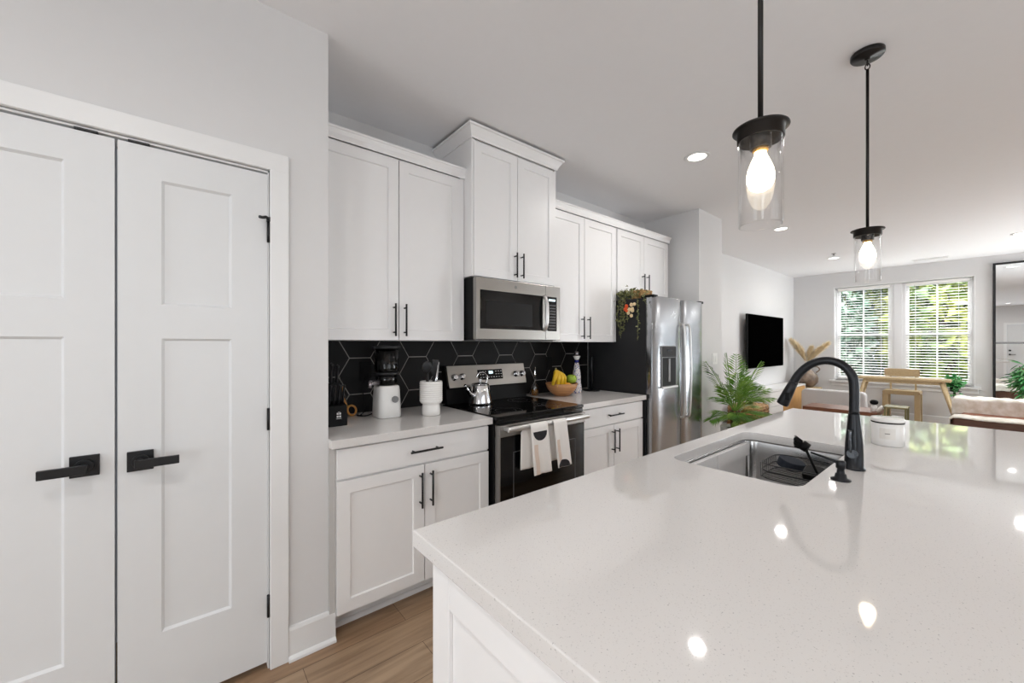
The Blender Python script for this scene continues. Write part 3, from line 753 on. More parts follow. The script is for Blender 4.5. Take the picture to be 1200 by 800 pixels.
# ------------------------------------------------------------------ island
IX0, IX1, IY0, IY1 = .40, 3.15, -.34, .845
def rounded(x0, x1, y0, y1, r, n=6):
    P = []
    for cx, cy, a0 in ((x1-r, y1-r, 0), (x0+r, y1-r, PI/2), (x0+r, y0+r, PI), (x1-r, y0+r, 1.5*PI)):
        for k in range(n+1): a = a0+PI/2*k/n; P.append((cx+r*math.cos(a), cy+r*math.sin(a)))
    return P
SX0, SX1, SY0, SY1 = 1.40, 2.13, .358, .768
def slab_with_hole(outer, inner, z0, z1):
    """quad strips between an outer rectangle and a rounded inner loop (same corner order)"""
    mb = MB(); n = len(inner); k = n//4
    O = []
    for i in range(n): O.append(outer[i//k])
    for z, flip in ((z1, False), (z0, True)):
        inn = [mb.v((x, y, z)) for x, y in inner]; out = [mb.v((x, y, z)) for x, y in outer]
        for i in range(n):
            j = (i+1) % n; a, b = out[i//k], out[j//k]
            vs = [inn[i], inn[j], b] + ([a] if a is not b else [])
            mb.face(vs)
        if z == z1: it, ot = inn, out
        else: ib, ob = inn, out
    for i in range(n): mb.face([it[i], it[(i+1) % n], ib[(i+1) % n], ib[i]], True)
    for i in range(4): mb.face([ot[i], ot[(i+1) % 4], ob[(i+1) % 4], ob[i]])
    return mb
inner = rounded(SX0, SX1, SY0, SY1, .055)
outer = [(IX1, IY1), (IX0, IY1), (IX0, IY0), (IX1, IY0)]
tag(build(slab_with_hole(outer, inner, .876, .914), 'island_countertop', M['quartz'], None, .0025), 'large glossy white quartz island countertop with a sink cut into it', 'countertop')
t = thing('kitchen_island', (1.78, .35, 0), 'white panelled kitchen island base under the large quartz top', 'kitchen island')
cb = MB().box(.436, 1.36, -.02, .745, .10, .876).box(2.17, 3.09, -.02, .745, .10, .876).box(1.36, 2.17, -.02, .745, .10, .60)
build(cb, 'cabinet_body', M['cab'], t)
ep = MB()   # end panel facing -X, shaker style
for y0, y1, z0, z1 in ((.700, .768, .0, .876), (-.04, .700, .80, .876), (-.04, .700, .0, .12), (-.10, -.04, 0, .876)): ep.box(.410, .436, y0, y1, z0, z1)
ep.box(.419, .436, -.04, .700, .12, .80)
build(ep, 'end_panel', M['cab'], t, .002)
build(MB().box(.44, 3.09, .68, .69, 0, .10), 'toe_kick', M['trim'], t)
def back_front(kind, x0, x1, z0, z1):
    mb = MB(Matrix.Translation((0, .745*2+.02, 0)) @ Matrix.Diagonal((1, -1, 1, 1)))
    if kind == 'drawer_front': mb.box(x0, x1, .745, .765, z0, z1)
    else: shaker(mb, x0, x1, z0, z1, .745)
    d = build(mb, kind, M['cab'], t)
    return d
for x0, x1 in ((.440, .895), (.901, 1.355), (2.175, 2.628), (2.634, 3.085)):
    q = back_front('drawer_front', x0, x1, .726, .864); bar_pull(q, ((x0+x1)/2-.08, .765, .797), ((x0+x1)/2+.08, .765, .797), (0, 1, 0))
    q = back_front('cabinet_door', x0, x1, .112, .716); bar_pull(q, (x1-.03, .765, .505), (x1-.03, .765, .685), (0, 1, 0))
for x0, x1 in ((1.36, 1.762), (1.768, 2.17)): back_front('cabinet_door', x0, x1, .112, .864)
# sink bowl
t = thing('kitchen_sink', (1.765, .563, .66), 'undermount stainless single-bowl sink set in the island', 'sink')
sk = MB(); prev = None
for dz, ins, r in ((.8755, -.006, .06), (.868, -.004, .058), (.80, .000, .055), (.70, .004, .05), (.675, .014, .045), (.665, .035, .04)):
    rg = [sk.v((x, y, dz)) for x, y in rounded(SX0+ins, SX1-ins, SY0+ins, SY1-ins, r)]
    if prev:
        for k in range(len(rg)): sk.face([prev[k], prev[(k+1) % len(rg)], rg[(k+1) % len(rg)], rg[k]], True)
    prev = rg
sk.face(prev)
build(sk, 'sink_bowl', M['sink'], t, 0, .0015)
build(MB().lathe(1.765, .60, [(.0, .668), (.03, .668), (.045, .6695), (.056, .667), (.056, .664)], 28), 'drain', M['chrome'], t)
# faucet
t = thing('kitchen_faucet', (1.77, .296, .914), 'dark gooseneck pull-down faucet standing behind the sink', 'faucet')
build(MB().lathe(1.77, .296, [(.031, .914), (.031, .918), (.0265, .922), (.0255, .96), (.0245, 1.00), (.0195, 1.06), (.0155, 1.10), (.015, 1.105)], 28), 'faucet_body', M['gunmetal'], t)
gp = smooth_path([(1.77, .296, 1.103), (1.77, .296, 1.20), (1.77, .304, 1.240), (1.77, .328, 1.270), (1.77, .362, 1.283), (1.77, .398, 1.279), (1.77, .430, 1.259), (1.77, .455, 1.230), (1.77, .471, 1.200)], 7)
build(MB().tube(gp, .0142, 18), 'spout', M['gunmetal'], t)
hp = [Vector((1.77, .470, 1.202)), Vector((1.77, .482, 1.174)), Vector((1.77, .505, 1.118)), Vector((1.77, .508, 1.112))]
sh = build(MB().tube(hp, [.0148, .0168, .0205, .0195], 18), 'spray_head', M['gunmetal'], t)
build(MB().box(1.750, 1.760, .478, .494, 1.130, 1.160), 'spray_button', M['blackplastic'], sh, .003)
lv = MB().sphere((1.756, .296, .970), .0165, seg=18).cyl((1.756, .296, .970), (1.738, .296, .970), .015, seg=20)
lv.tube([(1.738, .300, .975), (1.737, .301, .99), (1.736, .301, 1.035), (1.736, .300, 1.052)], [.004, .0052, .0045, .0055], 10)
build(lv, 'lever_handle', M['lever_grey'], t)
# soap dispenser
t = thing('soap_dispenser', (1.59, .298, .914), 'small dark soap pump beside the sink, left of the faucet', 'soap dispenser')
build(MB().lathe(1.59, .298, [(.026, .914), (.026, .918), (.016, .922), (.014, .934), (.0105, .936), (.0095, .95), (.0125, .952), (.0125, .972), (.010, .975), (0, .975)], 24), 'pump_body', M['gunmetal'], t)
build(MB().tube([(1.59, .298, .966), (1.592, .33, .974), (1.594, .376, .984)], [.0055, .0042, .0032], 10), 'nozzle', M['gunmetal'], t)
# sink caddy
t = thing('sink_caddy', (1.91, .49, .80), 'black wire caddy hanging inside the sink', 'sink caddy')
wr_ = MB()
for z in (.858, .83, .802):
    P = [(x, y, z) for x, y in rounded(1.80, 2.02, .385, .60, .05, 4)]; wr_.tube(P+[P[0]], .0024, 6, False)
for k in range(9):
    x = 1.82+.0225*k
    wr_.tube([(x, .386, .858), (x, .388, .802), (x, .598, .802), (x, .599, .858)], .0016, 5)
wr_.tube([(1.85, .386, .856), (1.85, .366, .872)], .002, 6).tube([(1.97, .386, .856), (1.97, .366, .872)], .002, 6)
build(wr_, 'wire_basket', M['black'], t)
s1 = MB(Matrix.Translation((1.95, .53, .838)) @ Matrix.Rotation(.35, 4, 'X') @ Matrix.Rotation(-.5, 4, 'Z')).prism(rounded(-.052, .052, -.036, .036, .034), 'z', -.012, .022)
tag(build(s1, 'dish_sponge', M['sponge'], None, .003), 'rounded dark sponge lying in the wire sink caddy', 'sponge')
s2 = MB(Matrix.Translation((1.90, .44, .832)) @ Matrix.Rotation(-.3, 4, 'Y')).prism(rounded(-.04, .04, -.03, .03, .012), 'z', -.015, .015)
tag(build(s2, 'scrub_pad', M['blackplastic'], None, .003), 'small black scrubber beside the sponge in the sink caddy', 'scrubber')
t = thing('dish_brush', (1.84, .43, .83), 'black-handled dish brush leaning out of the sink caddy', 'dish brush')
build(MB().tube(smooth_path([Vector((1.845, .408, .835)), Vector((1.845, .432, .89)), Vector((1.845, .452, .940))], 5), .0048, 10), 'brush_handle', M['blackplastic'], t)
bo = build(MB().tube([(1.845, .444, .941), (1.845, .464, .952)], [.018, .020], 20), 'brush_head', M['blackplastic'], t)
br_ = MB(); rr = random.Random(3)
for k in range(150):
    a, q = rr.uniform(0, 2*PI), .019*math.sqrt(rr.random()); dx, dz = q*math.cos(a), q*math.sin(a)
    br_.tube([(1.845+dx, .464, .952+dz), (1.845+dx*1.3, .486, .962+dz*1.3)], .0010, 4, False)
build(br_, 'bristles', M['blackplastic'], bo)
# candle canister
t = thing('lidded_jar', (2.31, .277, .914), 'round white lidded canister with a square label, behind the faucet on the island', 'canister')
build(MB().lathe(2.31, .277, [(.050, .914), (.053, .917), (.053, 1.008), (.050, 1.0095)], 40), 'jar', M['white_ceramic'], t)
build(MB().lathe(2.31, .277, [(.050, 1.0085), (.0536, 1.0088), (.0536, 1.0125), (.050, 1.0135)], 40), 'lid_gap', M['blackplastic'], t)
build(MB().lathe(2.31, .277, [(.051, 1.0135), (.0545, 1.015), (.0545, 1.027), (.052, 1.030), (0, 1.031)], 40), 'lid', M['white_ceramic'], t)
lb = MB(); ang0 = math.atan2(-.277, -2.31)
def lab(u, v): a = ang0+(u-.5)*.95; return (2.31+.0535*math.cos(a), .277+.0535*math.sin(a), .945+.045*v)
lb.sheet(lab, 12, 1); build(lb, 'paper_label', M['label'], t)
lk = MB(); lk.sheet(lambda u, v: ((lambda a: (2.31+.0538*math.cos(a), .277+.0538*math.sin(a), .966+.003*v))(ang0+(u-.5)*.3)), 6, 1); build(lk, 'printed_line', M['ink'], t)

# ------------------------------------------------------------------ pendants and ceiling lights
def pendant(x, y, label):
    t = thing('pendant_light', (x, y, CH), label, 'pendant lamp', 'pendant lamps over the island')
    build(MB().lathe(x, y, [(.062, CH-.0005), (.064, CH-.003), (.064, CH-.018), (.060, CH-.024), (.012, CH-.026), (.010, CH-.034), (0, CH-.034)], 40), 'ceiling_canopy', M['bronze'], t)
    lp = MB()
    for z, ax in ((CH-.048, 0), (CH-.068, 1)):
        P = [(x+(.009*math.cos(a) if ax == 0 else 0), y+(.009*math.cos(a) if ax else 0), z+.014*math.sin(a)) for a in [2*PI*k/16 for k in range(17)]]
        lp.tube(P, .0025, 8, False)
    build(lp, 'chain_link', M['bronze'], t)
    build(MB().cyl((x, y, 1.895), (x, y, CH-.080), .0062, seg=16), 'rod', M['bronze'], t)
    build(MB().lathe(x, y, [(.0, 1.900), (.012, 1.899), (.0625, 1.893), (.0635, 1.890), (.0615, 1.888), (.0525, 1.888), (.0525, 1.862), (.0480, 1.862), (.0480, 1.884), (.0, 1.884)], 48), 'metal_cap', M['bronze'], t)
    sk_ = build(MB().lathe(x, y, [(.024, 1.884), (.024, 1.842), (.0185, 1.842)], 28), 'socket', M['bronze'], t)
    build(MB().lathe(x, y, [(.018, 1.842), (.018, 1.836), (.016, 1.832)], 24), 'socket_ring', M['oldbrass'], sk_)
    build(MB().lathe(x, y, [(.0495, 1.880), (.0495, 1.648), (.0485, 1.645), (.0465, 1.645), (.0465, 1.880), (.0495, 1.880)], 48, caps=False), 'glass_shade', M['glass'], t)
    build(MB().lathe(x, y, [(.0125, 1.836), (.0140, 1.824), (.021, 1.808), (.0285, 1.788), (.0315, 1.770), (.0300, 1.755), (.0235, 1.741), (.013, 1.734), (0, 1.732)], 28), 'bulb', M['bulb'], t)
pendant(1.13, .372, 'nearer black pendant lamp with clear glass cylinder over the island')
pendant(2.52, .372, 'farther black pendant lamp with clear glass cylinder, its ceiling canopy in view')
def can(x, y, label, grp=None, w=None):
    t = thing('recessed_light', (x, y, CH), label, 'ceiling light', grp)
    build(MB().lathe(x, y, [(.062, CH-.0005), (.088, CH-.0005), (.088, CH-.004), (.084, CH-.007), (.066, CH-.007), (.062, CH-.002)], 40), 'trim_ring', M['trim'], t)
    build(MB().lathe(x, y, [(0, CH-.0035), (.064, CH-.0035), (.064, CH-.002), (0, CH-.002)], 32), 'diffuser', M['diffuser'], t)
    area('can_light', (x, y, CH-.0055), (0, 0, 0), .09, .09, w or LAMP_W, (1, .975, .94), math.radians(165), 'DISK', parent=t)
can(2.93, 1.385, 'round recessed ceiling light above the range, nearest the wall cabinets')
can(5.53, 1.60, 'round recessed ceiling light seen just behind the nearer pendant glass')
can(8.05, 1.60, 'round recessed ceiling light left of the farther pendant glass')
can(8.08, -.26, 'round recessed ceiling light at the right edge above the tall mirror')
for x, y in ((-.4, .35), (-1.9, .9), (-1.9, -.4), (.4, -1.7), (2.9, -1.7), (5.5, -.9), (5.5, -2.2), (8.05, -2.0)):
    can(x, y, 'round recessed ceiling light outside the picture, seen only in reflections', 'recessed lights outside the picture')
t = thing('sprinkler_head', (7.66, 1.52, CH), 'tiny white sprinkler head beside the far recessed light', 'sprinkler')
build(MB().lathe(7.66, 1.52, [(.03, CH-.0005), (.03, CH-.004), (.01, CH-.006), (.008, CH-.025), (.018, CH-.027), (.018, CH-.03), (0, CH-.03)], 20), 'sprinkler_body', M['grey_plastic'], t)
t = thing('ceiling_vent', (9.30, .60, CH), 'long thin white air vent in the ceiling above the windows', 'air vent')
build(box(9.24, 9.40, .40, .82, CH-.006, CH-.0005), 'vent_frame', M['trim'], t, .002)
vs_ = MB()
for k in range(5): vs_.box(9.255+k*.028, 9.262+k*.028, .42, .80, CH-.010, CH-.006)
build(vs_, 'vent_slats', M['trim'], t)

# ------------------------------------------------------------------ things on the left counter
CT = .9143
t = thing('knife_block', (.59, 2.24, CT), 'black knife block with a row of steak knives, half hidden by the wall corner', 'knife block')
build(MB().prism([(2.165, CT), (2.33, CT), (2.33, 1.115), (2.262, 1.135), (2.250, 1.035), (2.175, 1.022)], 'x', .515, .655), 'block_body', M['blackplastic'], t, .004)
lg = MB()
for x0, z0 in ((.600, .975), (.612, .975), (.600, .960), (.612, .960)): lg.box(x0, x0+.009, 2.1645, 2.166, z0, z0+.010)
lg.box(.606, .616, 2.1645, 2.166, .988, .990).box(.598, .623, 2.1645, 2.166, .953, .955)
build(lg, 'stamped_mark', M['whiteink'], t)
def knife(name, x, y, z, L, w, label, group):
    t = thing(name, (x, y, z), label, 'knife', group)
    pts = smooth_path([(x, y, z-.002), (x, y-.012, z+L*.3), (x, y-.018, z+L*.65), (x, y-.036, z+L)], 5)
    build(MB().tube(pts, [w]*(len(pts)-2)+[w*1.15, w*.8], 10, sq=(.62, 1.1)), 'knife_handle', M['nylon'], t)
    build(MB().cyl((x, y, z-.004), (x, y-.001, z+.006), w*.7, seg=10), 'bolster', M['chrome'], t)
for k in range(6): knife('steak_knife', .530+.0225*k, 2.212, 1.031, .098, .0085, 'black-handled steak knife in the lower row of the knife block', 'steak knives in the knife block')
for k, L in enumerate((.105, .115, .11, .10)): knife('chef_knife', .540+.031*k, 2.295, 1.129, L, .0125, 'large black-handled kitchen knife in the top row of the knife block', 'large knives in the knife block')
t = thing('kitchen_scissors', (.75, 2.44, CT), 'orange-handled kitchen scissors leaning on the tile right of the knife block', 'scissors')
def loop(cx, cz, rx, rz, y, tilt):
    P = []
    for k in range(25):
        a = 2*PI*k/24; u, w = rx*math.cos(a), rz*math.sin(a)
        P.append((cx+u*math.cos(tilt)-w*math.sin(tilt), y, cz+u*math.sin(tilt)+w*math.cos(tilt)))
    return P
build(MB().tube(loop(.762, .947, .024, .030, 2.44, .4), .0062, 10, False), 'finger_loop', M['scissors'], t)
build(MB().tube(smooth_path([(.742, 2.455, .965), (.724, 2.462, 1.01), (.716, 2.468, 1.05), (.722, 2.475, 1.09)], 5), [.006]*8+[.010]*8, 10), 'long_handle', M['scissors'], t)
build(MB().tube([(.744, 2.452, .968), (.70, 2.478, 1.16)], [.006, .002], 8, sq=(1, .3)), 'blade', M['steel'], t)

t = thing('slow_juicer', (.915, 2.285, CT), 'white juicer with a tall smoked chamber and round dial on the left counter', 'juicer')
jb = MB(); prev = None
for z, hw, hd_, r in ((CT, .064, .070, .03), (.920, .069, .075, .034), (1.00, .067, .073, .034), (1.075, .063, .069, .033), (1.096, .060, .066, .031), (1.101, .054, .060, .027)):
    rg = [jb.v((x, y, z)) for x, y in rounded(.915-hw, .915+hw, 2.285-hd_, 2.285+hd_, r)]
    if prev:
        for k in range(len(rg)): jb.face([prev[k], prev[(k+1) % len(rg)], rg[(k+1) % len(rg)], rg[k]], True)
    else: jb.face(list(reversed(rg)))
    prev = rg
jb.face(prev)
build(jb, 'motor_base', M['white_plastic'], t)
build(MB().cyl((.936, 2.216, 1.022), (.936, 2.205, 1.022), .0195, seg=28), 'dial', M['grey_plastic'], t)
build(MB().lathe(.915, 2.285, [(.050, 1.101), (.062, 1.106), (.062, 1.160), (.055, 1.165), (.055, 1.168), (.066, 1.172), (.070, 1.20), (.070, 1.318), (.0665, 1.318), (.0665, 1.20), (.05, 1.176)], 36, caps=False), 'smoked_chamber', M['smoke'], t)
build(MB().lathe(.915, 2.285, [(.0, 1.103), (.045, 1.103), (.045, 1.155), (.02, 1.17), (.016, 1.30), (0, 1.30)], 24), 'auger', M['blackplastic'], t)
build(MB().lathe(.915, 2.285, [(.066, 1.163), (.073, 1.165), (.073, 1.177), (.066, 1.179)], 36, caps=False), 'chamber_collar', M['nylon'], t)
ld = MB().lathe(.915, 2.285, [(0, 1.318), (.073, 1.318), (.076, 1.324), (.074, 1.334), (0, 1.338)], 36)
for dx in (-.07, .07): ld.box(.915+dx-.015, .915+dx+.015, 2.27, 2.30, 1.322, 1.332)
build(ld, 'lid', M['nylon'], t, .001)
build(MB().tube([(.957, 2.247, 1.20), (.957, 2.247, 1.316)], .013, 16), 'feed_tube', M['chrome'], t)
sp = MB().tube(smooth_path([(.856, 2.26, 1.125), (.815, 2.23, 1.125), (.792, 2.215, 1.128)], 4), [.016]*5+[.014]*4, 14).tube([(.792, 2.215, 1.130), (.788, 2.212, 1.098)], [.012, .009], 12)
build(sp, 'juice_spout', M['silver'], t)
cd = smooth_path([(.87, 2.495, 1.15), (.845, 2.46, 1.12), (.825, 2.43, 1.03), (.84, 2.42, .96), (.81, 2.41, .922), (.78, 2.40, .919), (.82, 2.36, .919), (.86, 2.375, .925)], 6)
build(MB().tube(cd, .0035, 8), 'power_cord', M['blackplastic'], t)

t = thing('utensil_crock', (1.145, 2.165, CT), 'white ribbed ceramic crock on a narrow foot, holding black utensils', 'crock')
pf = [(0, CT), (.050, CT), (.055, .918), (.055, .945), (.0525, .972), (.050, .984)]
z = .986
pf += [(.060, .988), (.0665, .996)]
for k in range(9):
    z0 = .998+.0128*k
    pf += [(.0665, z0), (.0690, z0+.004), (.0690, z0+.009), (.0665, z0+.0125)]
pf += [(.0665, 1.119), (.063, 1.121), (.061, 1.116), (.061, 1.01), (0, 1.005)]
build(MB().lathe(1.145, 2.165, pf, 44, caps=False), 'crock_body', M['white_ceramic'], t)
def utensil(kind, dx, dy, ex, ey, top, label):
    x, y = 1.145+dx, 2.165+dy; tx, ty = 1.145+ex, 2.165+ey
    t = thing(kind, (x, y, 1.01), label, 'kitchen utensil')
    hz = top-.075
    fx, fy = x+(tx-x)*.62, y+(ty-y)*.62
    build(MB().tube([(x, y, 1.008), (fx, fy, hz)], [.005, .006], 8), 'utensil_handle', M['nylon'], t)
    h = MB(); d = Vector((tx-fx, ty-fy, top-hz)); n = 10; pts = [Vector((fx, fy, hz))+d*(k/n) for k in range(n+1)]
    w = {'spatula': [.006, .012, .022, .026, .027, .027, .027, .027, .027, .026, .022], 'ladle': [.006, .012, .022, .029, .033, .034, .034, .032, .027, .019, .006],
         'spoon': [.005, .008, .014, .019, .022, .023, .023, .022, .018, .012, .003], 'tongs': [.006]*8+[.009, .010, .006], 'turner': [.006, .010, .019, .021, .022, .022, .023, .023, .024, .024, .021]}[kind]
    h.tube(pts, w, 14, sq=(.22, 1.0)); build(h, 'utensil_head', M['nylon'], t)
utensil('ladle', -.012, .0, -.045, -.028, 1.245, 'broad black ladle leaning left in the white crock')
utensil('spatula', -.02, .02, -.012, .030, 1.235, 'black spatula at the back of the white crock')
utensil('spoon', .005, -.01, .010, -.018, 1.225, 'black spoon upright in the middle of the white crock')
utensil('turner', .02, .012, .042, .02, 1.250, 'black turner leaning right in the white crock')
t = thing('tongs', (1.165, 2.165, 1.01), 'chrome-tipped black tongs at the right front of the white crock', 'kitchen utensil')
build(MB().tube([(1.150, 2.16, 1.008), (1.178, 2.135, 1.22)], [.004, .005], 8).tube([(1.158, 2.155, 1.008), (1.192, 2.15, 1.235)], [.004, .005], 8), 'tong_arms', M['chrome'], t)

t = thing('kettle', (1.61, 2.31, .9205), 'small polished steel kettle standing on the left rear burner', 'kettle')
KT = Matrix.Translation((1.61, 2.31, .9205)) @ Matrix.Scale(1.28, 4) @ Matrix.Translation((-1.61, -2.31, -.9205))
build(MB(KT).lathe(1.61, 2.31, [(0, .9205), (.066, .9205), (.069, .926), (.068, .935), (.058, .985), (.051, 1.024), (.049, 1.027)], 36), 'kettle_body', M['chrome'], t)
build(MB(KT).lathe(1.61, 2.31, [(.050, 1.027), (.047, 1.033), (.03, 1.039), (.008, 1.041), (.007, 1.048), (.011, 1.052), (.010, 1.060), (0, 1.062)], 28), 'lid', M['chrome'], t)
build(MB(KT).tube(smooth_path([(1.555, 2.30, .975), (1.525, 2.285, .985), (1.502, 2.275, 1.010), (1.483, 2.268, 1.036)], 4), [.013]*4+[.010]*5+[.007]*4, 12), 'spout', M['chrome'], t)
build(MB(KT).tube(smooth_path([(1.655, 2.325, 1.02), (1.672, 2.33, 1.065), (1.64, 2.322, 1.092), (1.60, 2.31, 1.092), (1.58, 2.305, 1.07)], 5), .0045, 10), 'handle', M['chrome'], t)

# ------------------------------------------------------------------ things on the right counter
t = thing('oil_bottle', (2.25, 2.43, CT), 'clear glass bottle with a metal pourer and some amber oil, right of the range', 'bottle')
build(MB().lathe(2.25, 2.43, [(0, CT), (.030, CT), (.033, .920), (.033, .985), (.026, 1.01), (.013, 1.035), (.012, 1.08), (.0105, 1.08), (.0105, 1.035), (.024, 1.008), (.031, .985), (.031, .92), (0, .919)], 28, caps=False), 'glass_body', M['glass'], t)
build(MB().lathe(2.25, 2.43, [(0, .9195), (.0305, .9205), (.0305, .968), (0, .968)], 24), 'oil', M['oil'], t)
build(MB().tube([(2.25, 2.43, 1.076), (2.25, 2.43, 1.095), (2.25, 2.428, 1.12), (2.25, 2.422, 1.155)], [.0105, .0115, .006, .004], 12), 'pourer', M['chrome'], t)
BX, BY = 2.435, 2.295
t = tag(build(MB().lathe(BX, BY, [(0, CT), (.058, CT), (.064, .917), (.098, .945), (.124, .980), (.137, 1.018), (.1345, 1.020), (.130, 1.016), (.117, .982), (.092, .951), (.06, .926), (0, .922)], 44, caps=False), 'fruit_bowl', M['bowl']), 'wide turned wooden bowl of fruit on the right counter', 'bowl')
t = thing('banana_bunch', (BX-.10, BY-.01, .96), 'bunch of ripe yellow bananas standing in the wooden bowl', 'bananas')
top = Vector((BX-.095, BY-.02, 1.125))
for k, (ex, ey, ez) in enumerate(((-.105, -.035, 1.012), (-.068, -.055, .995), (-.020, -.050, .992), (.030, -.035, 1.000))):
    e = Vector((BX-.038+ex, BY+ey, ez)); mid = (top+e)/2+Vector(((-.018, -.006, .010, .022)[k], -.030, .012))
    P = smooth_path([top+Vector((0, 0, .004)), top*.8+mid*.2+Vector((0, -.004, 0)), mid, e*.85+mid*.15, e], 5)
    n = len(P); r = [.006+.0125*math.sin(PI*min(1, (i/(n-1))**.75)) if i < n-1 else .004 for i in range(n)]
    r[0] = .005
    build(MB().tube(P, r, 7), 'banana', M['banana'], t)
build(MB().tube([top, top+Vector((.004, .0, .026))], [.010, .007], 8), 'bunch_stem', M['olive'], t)
def ap(d):
    k = 1-.18*math.exp(-((d.x**2+d.y**2)/.0003)); return Vector((d.x, d.y, d.z*k))
t = thing('green_apple', (BX+.088, BY-.03, 1.00), 'large green apple on the right side of the wooden bowl', 'apple')
build(MB().sphere((BX+.088, BY-.03, 1.050), .046, 1, 1, .92, 24, 16, ap), 'apple_flesh', M['apple'], t)
build(MB().tube([(BX+.088, BY-.03, 1.076), (BX+.091, BY-.03, 1.096)], .0018, 6), 'apple_stem', M['stem'], t)
tag(build(MB().sphere((BX+.01, BY-.06, 1.000), .031, 1.15, 1, .85, 20, 12), 'orange_fruit', M['orangefruit']), 'yellow-orange fruit in the wooden bowl between bananas and apple', 'fruit')
tag(build(MB().sphere((BX+.02, BY+.05, .995), .036, 1, 1, .95, 20, 12), 'orange_fruit', M['orangefruit']), 'orange fruit at the back of the wooden bowl behind the apple', 'fruit')
t = thing('ceramic_bottle', (2.665, 2.33, CT), 'tall white and blue hand-painted ceramic bottle with a pewter ball stopper', 'bottle')
build(MB().lathe(2.665, 2.33, [(0, CT), (.040, CT), (.044, .920), (.045, .955), (.041, .985), (.0365, 1.005), (.037, 1.03), (.037, 1.06), (.033, 1.10), (.025, 1.145), (.018, 1.175), (.0165, 1.185)], 36), 'bottle_body', M['bluewhite'], t)
build(MB().lathe(2.665, 2.33, [(.0168, 1.183), (.018, 1.19), (.018, 1.205), (.0165, 1.208)], 28), 'blue_neck_band', M['cobalt'], t)
build(MB().lathe(2.665, 2.33, [(.0165, 1.207), (.024, 1.222), (.033, 1.240), (.030, 1.243), (.02, 1.236), (.015, 1.24)], 28), 'flared_collar', M['white_ceramic'], t)
build(MB().sphere((2.665, 2.33, 1.262), .024, seg=20), 'ball_stopper', M['silver'], t)
t = thing('paper_towel_holder', (2.895, 2.35, CT), 'empty black upright paper towel holder next to the refrigerator', 'paper towel holder')
build(MB().lathe(2.895, 2.35, [(0, CT), (.076, CT), (.077, .918), (.075, .924), (.02, .926), (0, .926)], 40), 'round_base', M['gunmetal'], t)
build(MB().lathe(2.895, 2.35, [(.0165, .926), (.0165, 1.228), (.013, 1.233), (0, 1.235)], 24), 'upright_post', M['gunmetal'], t)

# ------------------------------------------------------------------ dish towels on the oven bar
def dish_towel(name_label, x0, w, zf, zb, slant, bshift, phase, semi):
    t = thing('dish_towel', (x0+w/2, 1.752, .87), name_label, 'towel')
    zc, R = .852, .0165
    def base(u, v):          # v: 0 front hem .. 1 back hem ; returns point of the folded cloth
        Lf, Lb = zc-zf, zc-zb; arc = PI*R; tot = Lf+arc+Lb; s = v*tot
        fold = .004*math.sin(u*9+phase)+.002*math.sin(u*21+2*phase)
        if s < Lf:
            k = 1-s/Lf; z = zf+s; y = 1.752-R-.004-.006*k-fold*k; dx = slant*k + .012*k*(u-.5)
        elif s < Lf+arc:
            a = (s-Lf)/R; y = 1.752-R*math.cos(a)*1.0-.004*math.cos(a); z = zc+R*math.sin(a); dx = 0
        else:
            k = (s-Lf-arc)/Lb; z = zc-(s-Lf-arc); y = 1.752+R+.004+.004*k+fold*k*.6; dx = bshift*min(1, k*9)
        return x0+w*u+dx, y, z
    mb = MB(); mb.sheet(base, 14, 40)
    build(mb, 'towel_cloth', M['towel'], t, 0, .003)
    def patch(uv, m, nm):
        mb = MB(); c = [mb.v((lambda p: (p[0], p[1]-.0024, p[2]))(base(u, v))) for u, v in uv]
        mb.face(c); return build(mb, nm, m, t)
    Lf = zc-zf; tot = Lf+PI*R+(zc-zb); 
    def uv(x, z): return ((x), (z-zf)/tot)
    st = MB(); st.sheet(lambda a, b: (lambda p: (p[0], p[1]-.0022, p[2]))(base(.12+.22*a+.02*math.sin(6*b), b*(Lf*.62)/tot)), 4, 16)
    build(st, 'peach_stripe', M['towelpeach'], t)
    uc, zc0, rr_, up = semi
    g = MB(); n = 20
    def f(a, b):
        ang = PI*a; u = uc+rr_/w*math.cos(ang)*b; z = zc0+(1 if up else -1)*rr_*math.sin(ang)*b
        p = base(u, uv(u, z)[1]); return (p[0], p[1]-.0030, p[2])
    g.sheet(f, n, 6); build(g, 'charcoal_half_circle', M['charcoal'], t)
dish_towel('cream dish towel with a charcoal half circle near its top, left on oven bar', 1.572, .140, .560, .592, .026, -.040, .5, (.5, .818, .056, False))
dish_towel('cream dish towel with a charcoal dome at its hem, right on oven bar', 1.765, .118, .565, .60, .040, -.026, 2.1, (.45, .5665, .046, True))

